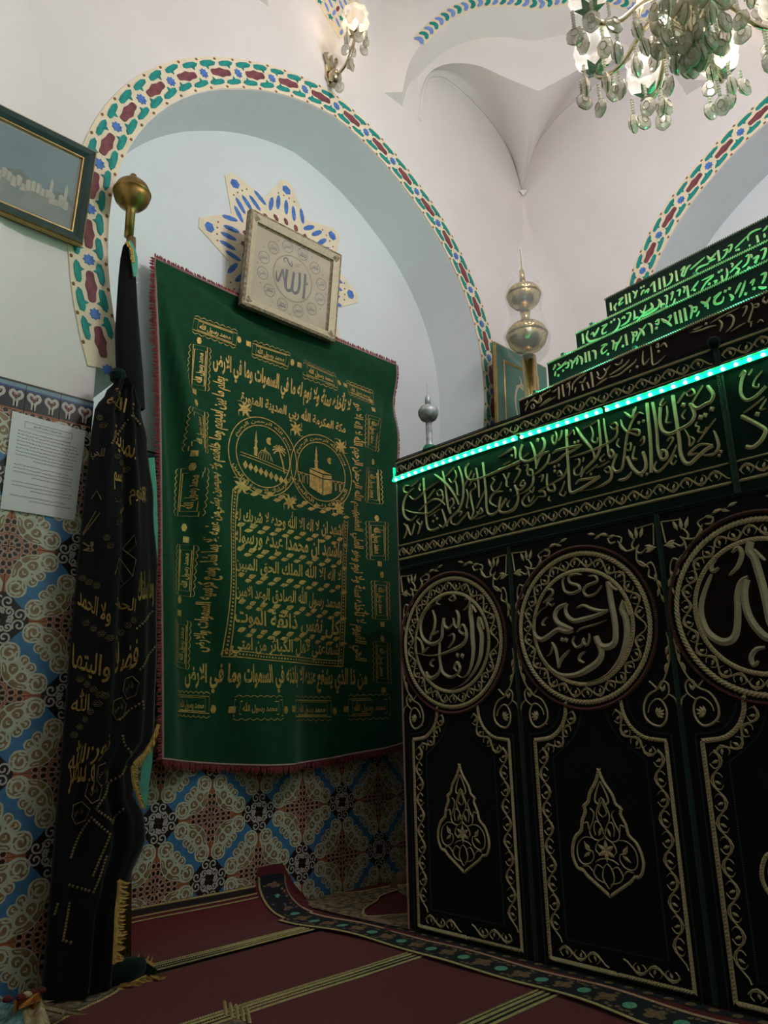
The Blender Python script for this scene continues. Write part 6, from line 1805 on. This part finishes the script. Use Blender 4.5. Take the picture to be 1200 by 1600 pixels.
mb = MB(); mb.lathe([(4.8 * k_, sz(637)), (4.6 * k_, sz(623)), (2.5 * k_, sz(620)), (.8 * k_, sz(617)), (.5 * k_, sz(597)), (0, sz(596))], 12, (sx, SYb, 0)); mb.build('needle', 'silver', silv, True)
mb = MB(); mb.lathe([(0, 1.601), (.026, 1.601), (.028, 1.615), (.021, 1.63), (0, 1.631)], 14, (sx, SYb, 0)); mb.build('green_base', 'tape_teal', silv, True)
# small clear hook on the arch soffit
hk = onY(500, 203, 2.33); p = Vector((1.825 + (hk.x - 1.825), 2.33, hk.z))
hook = thing('soffit_hook', p, 'small clear plastic clip on the arch soffit', 'hook')
mb = MB(); mb.tube([p + Vector((0, 0, .03)), p, p + Vector((.012, 0, -.03)), p + Vector((.02, -.01, -.02))], .005, 6); mb.build('clip', 'plastic_wrap', hook, True)

# ================================================================== crystal lamps
def crystal_mesh(r=0.026, h=0.034, th=0.013, k=12):
    mb = MB(); vs = []
    for y, s in ((-th, .45), (-th * .5, .85), (0, 1.0), (th * .5, .85), (th, .45)):
        for i in range(k): a = 2 * PI * i / k; vs.append((r * s * math.cos(a) * (1 if i % 2 else .96), y, h * s * math.sin(a) * (1 if i % 2 else .96) - h))
    fs = [(j * k + i, j * k + (i + 1) % k, (j + 1) * k + (i + 1) % k, (j + 1) * k + i) for j in range(4) for i in range(k)] + [tuple(range(k - 1, -1, -1)), tuple(4 * k + i for i in range(k))]
    mb.add(vs, fs); vs = []
    for y, s in ((-th * .12, 1.03), (th * .12, 1.03)):
        for i in range(k): a = 2 * PI * i / k; vs.append((r * s * math.cos(a) * (1 if i % 2 else .94), y, h * s * math.sin(a) * (1 if i % 2 else .94) - h))
    mb.add(vs, [(i, (i + 1) % k, k + (i + 1) % k, k + i) for i in range(k)], 1)
    for y in (-th * 1.04, th * 1.04): mb.tube([(r * .42 * math.cos(q * PI / 4), y, h * .42 * math.sin(q * PI / 4) - h) for q in range(9)], .0012, 4, 1)
    me = local_mesh('crystal_drop', mb, 'crystal'); me.materials.append(MATS['crystal_rim']); me.polygons.foreach_set('material_index', mb.m); return me
CRY = crystal_mesh()
CHAIN = {}
def chain_mesh(n):
    if n not in CHAIN:
        mb = MB()
        for i in range(n): mb.lathe([(0, -.0005), (.0052, -.003), (.0064, -.0055), (.0052, -.008), (0, -.0105)], 6, (0, 0, -.0105 * i))
        CHAIN[n] = local_mesh('bead_chain', mb, 'crystal')
    return CHAIN[n]
def pendant(parent, p, beads, rnd, sc=1.0):
    d = bpy.data.objects.new('crystal_drop', CRY); COL.objects.link(d); d.parent = parent
    base = parent_loc(parent); d.location = Vector(p) - base - Vector((0, 0, .0105 * beads)); d.rotation_euler = (rnd.uniform(-.15, .15), rnd.uniform(-.15, .15), rnd.uniform(0, PI)); d.scale = (sc,) * 3
    if beads:
        c = bpy.data.objects.new('bead_chain', chain_mesh(beads)); COL.objects.link(c); c.parent = parent; c.location = Vector(p) - base
def tulip(parent, p, s=1.0, mat='shade_glass'):
    mb = MB(); mb.lathe([(.012 * s, 0), (.030 * s, .008 * s), (.052 * s, .034 * s), (.060 * s, .062 * s), (.052 * s, .090 * s), (.046 * s, .104 * s), (.058 * s, .118 * s)], 48, p, flute=8, fl=.07)
    mb.f = mb.f[:-1]; mb.m = mb.m[:-1]; return mb.build('tulip_shade', mat, parent, True)
def leafcup(parent, p, s=1.0, mat='green_glass'):
    mb = MB(); vs = []; k = 12
    for i in range(k): a = 2 * PI * i / k; r = (.046 if i % 2 == 0 else .024) * s; vs.append((p[0] + r * math.cos(a), p[1] + r * math.sin(a), p[2] + (.012 if i % 2 == 0 else 0) * s))
    vs += [(p[0], p[1], p[2] + .004 * s), (p[0], p[1], p[2] - .010 * s)]
    mb.add(vs, [(i, (i + 1) % k, k) for i in range(k)] + [((i + 1) % k, i, k + 1) for i in range(k)]); return mb.build('leaf_cup', mat, parent)
def bulb(parent, p, mat, watts, col):
    mb = MB(); mb.lathe([(0, -.02), (.008, -.018), (.013, 0), (.012, .014), (.006, .030), (0, .038)], 12, p); mb.build('bulb', mat, parent, True)
    L = bpy.data.lights.new('bulb_light', 'POINT'); L.energy = watts; L.color = col; L.shadow_soft_size = 0.02
    o = bpy.data.objects.new('bulb_light', L); COL.objects.link(o); o.location = Vector(p) + Vector((0, 0, .07)) - parent_loc(parent); o.parent = parent
CH = Vector((1.855, 0.615, 2.60)); rnd = random.Random(11)
chan = thing('chandelier', (CH.x, CH.y, 2.45), 'crystal chandelier with tulip glass shades and green leaf cups', 'chandelier')
mb = MB(); mb.lathe([(0, 2.50), (.016, 2.505), (.030, 2.53), (.022, 2.56), (.045, 2.60), (.050, 2.63), (.022, 2.66), (.018, 2.74), (.040, 2.78), (.018, 2.83), (.014, 2.87), (.03, 2.90), (.008, 3.02), (.008, 6.40), (.05, 6.43), (0, 6.436)], 20, (CH.x, CH.y, 0)); mb.build('stem', 'chrome_gold', chan, True)
ARM_A = [math.radians(95 + 45 * k) for k in range(8)]
for k, a in enumerate(ARM_A):
    ca, sa = math.cos(a), math.sin(a)
    A = lambda r, z: (CH.x + r * ca, CH.y + r * sa, CH.z + z)
    mb = MB(); mb.tube(catmull([A(.03, .04), A(.08, .075), (A(.14, .045)), A(.20, -.015), A(.255, -.030), A(.285, -.012), A(.29, .012)], 4), .0075, 8)
    arm = mb.build('arm', 'chrome_gold', chan, True)
    leafcup(arm, A(.29, .016)); sh = tulip(arm, A(.29, .020), 1.0)
    if k == 6: bulb(arm, A(.29, .060), 'bulb_warm', 0.6, (1.0, .78, .52))
    for j in range(5):
        q = a + 2 * PI * j / 5; pendant(arm, A(.29, .010) + Vector((.050 * math.cos(q), .050 * math.sin(q), 0)) if False else (CH.x + .29 * ca + .052 * math.cos(q), CH.y + .29 * sa + .052 * math.sin(q), CH.z + .012), rnd.choice((3, 5, 6)), rnd)
    for r_, z_ in ((.10, .062), (.16, .02), (.22, -.034)): pendant(arm, A(r_, z_), rnd.choice((4, 6, 8)), rnd)
for k in range(24):
    q = 2 * PI * k / 24; r_ = (.05, .09, .13)[k % 3]; pendant(chan, (CH.x + r_ * math.cos(q), CH.y + r_ * math.sin(q), CH.z + .02 + .02 * (k % 3)), (10, 9, 8)[k % 3] - (k % 2) * 2, rnd)
for k in range(6): q = k * 1.047; pendant(chan, (CH.x + .022 * math.cos(q), CH.y + .022 * math.sin(q), CH.z - .07), 4 + k % 2, rnd)
mb = MB(); mb.lathe([(.02, 0), (.060, .010), (.105, .035), (.110, .042), (.06, .02), (.02, .012)], 36, (CH.x, CH.y, CH.z - .004), flute=12, fl=.05); mb.build('glass_dish', 'crystal', chan, True)
bulb(chan, (CH.x, CH.y + .07, CH.z + .06), 'bulb_white', 0.8, (1.0, .96, .92))
for k in range(6):          # upper tier carrying the bright bulbs
    q = 2 * PI * k / 6; ca, sa = math.cos(q), math.sin(q); A = lambda r, z: (CH.x + r * ca, CH.y + r * sa, 2.93 + z)
    mb = MB(); mb.tube(catmull([A(.014, -.06), A(.06, -.02), A(.12, -.04), A(.16, -.01), A(.16, .02)], 4), .006, 8); arm = mb.build('upper_arm', 'chrome_gold', chan, True)
    leafcup(arm, A(.16, .02), .7); bulb(arm, A(.16, .045), 'bulb_white', BULB_W, (1.0, .93, .985))
    for j in range(3): pendant(arm, (CH.x + .16 * ca + .03 * math.cos(q + j * 2.1), CH.y + .16 * sa + .03 * math.sin(q + j * 2.1), 2.94), 3, rnd)
chan.location = (1.707, 0.566, 2.307); chan.scale = (0.92, 0.92, 0.92)
# ---- wall sconces
def sconce(F, u, v, label, warm, watts):
    base = F(u, v, .0); t = thing('wall_sconce', base, label, 'sconce')
    P = lambda du, dv, dn: F(u + du, v + dv, dn); r0 = random.Random(label)
    N_ = (F(0, 0, 1) - F(0, 0, 0))
    mb = MB(); F2 = lambda a, b, n=0.0: P(a, b, n)
    mb.prism([(.028 * math.cos(i * PI / 8) * (1.1 if i % 2 else .9), .075 * math.sin(i * PI / 8) * (1.05 if i % 2 else .95)) for i in range(16)], F2, 0.001, .012); mb.build('backplate', 'chrome_gold', t)
    for s in (-1, 0, 1):
        mb = MB(); stroke(mb, [(s * .012, 0), (s * .022, .045), (s * .034, .080), (s * .022, .095)], .020, F2, .012, .012, 'b', 4); mb.build('scroll_leaf', 'chrome_gold', t)
    mb = MB(); mb.tube([P(0, -.10, .03), P(0, -.085, .035), P(0, -.06, .04), P(0, -.03, .034), P(0, .01, .02)], [.004, .018, .030, .026, .012], 14); mb.build('boss', 'chrome_gold', t, True)
    end = P(.0, .075, .185)
    mb = MB(); mb.tube(catmull([tuple(P(0, -.03, .03)), tuple(P(0, -.045, .075)), tuple(P(0, -.03, .12)), tuple(P(0, .01, .155)), tuple(P(0, .06, .178)), tuple(end)], 5), .0075, 8); mb.build('arm', 'chrome_gold', t, True)
    leafcup(t, end, .9, 'chrome_gold'); tulip(t, end + Vector((0, 0, .004)), 1.0); bulb(t, end + Vector((0, 0, .06)), 'bulb_warm', watts, (1.0, .76, .50))
    for j in range(6):
        q = j * PI / 3; pendant(t, end + Vector((.05 * math.cos(q), .05 * math.sin(q), .012)), r0.choice((2, 3, 4)), r0, .85)
    for p, b in ((P(0, -.045, .075), 5), (P(0, -.01, .14), 1), (P(0, .0, .15), 4), (P(.02, .02, .03), 2)): pendant(t, p, b, r0, .85)
    return t
s0 = onY(519, 112, WA - 0.02)
sconce(FA, s0.x, s0.z, 'gilt crystal wall sconce glowing above the arch over the green banner', True, SCONCE_W)
s1 = onX(1222, 60, WB - 0.02)
sconce(FB, -s1.y, s1.z, 'gilt crystal wall sconce at the right picture edge, above the right arch', True, SCONCE_W)
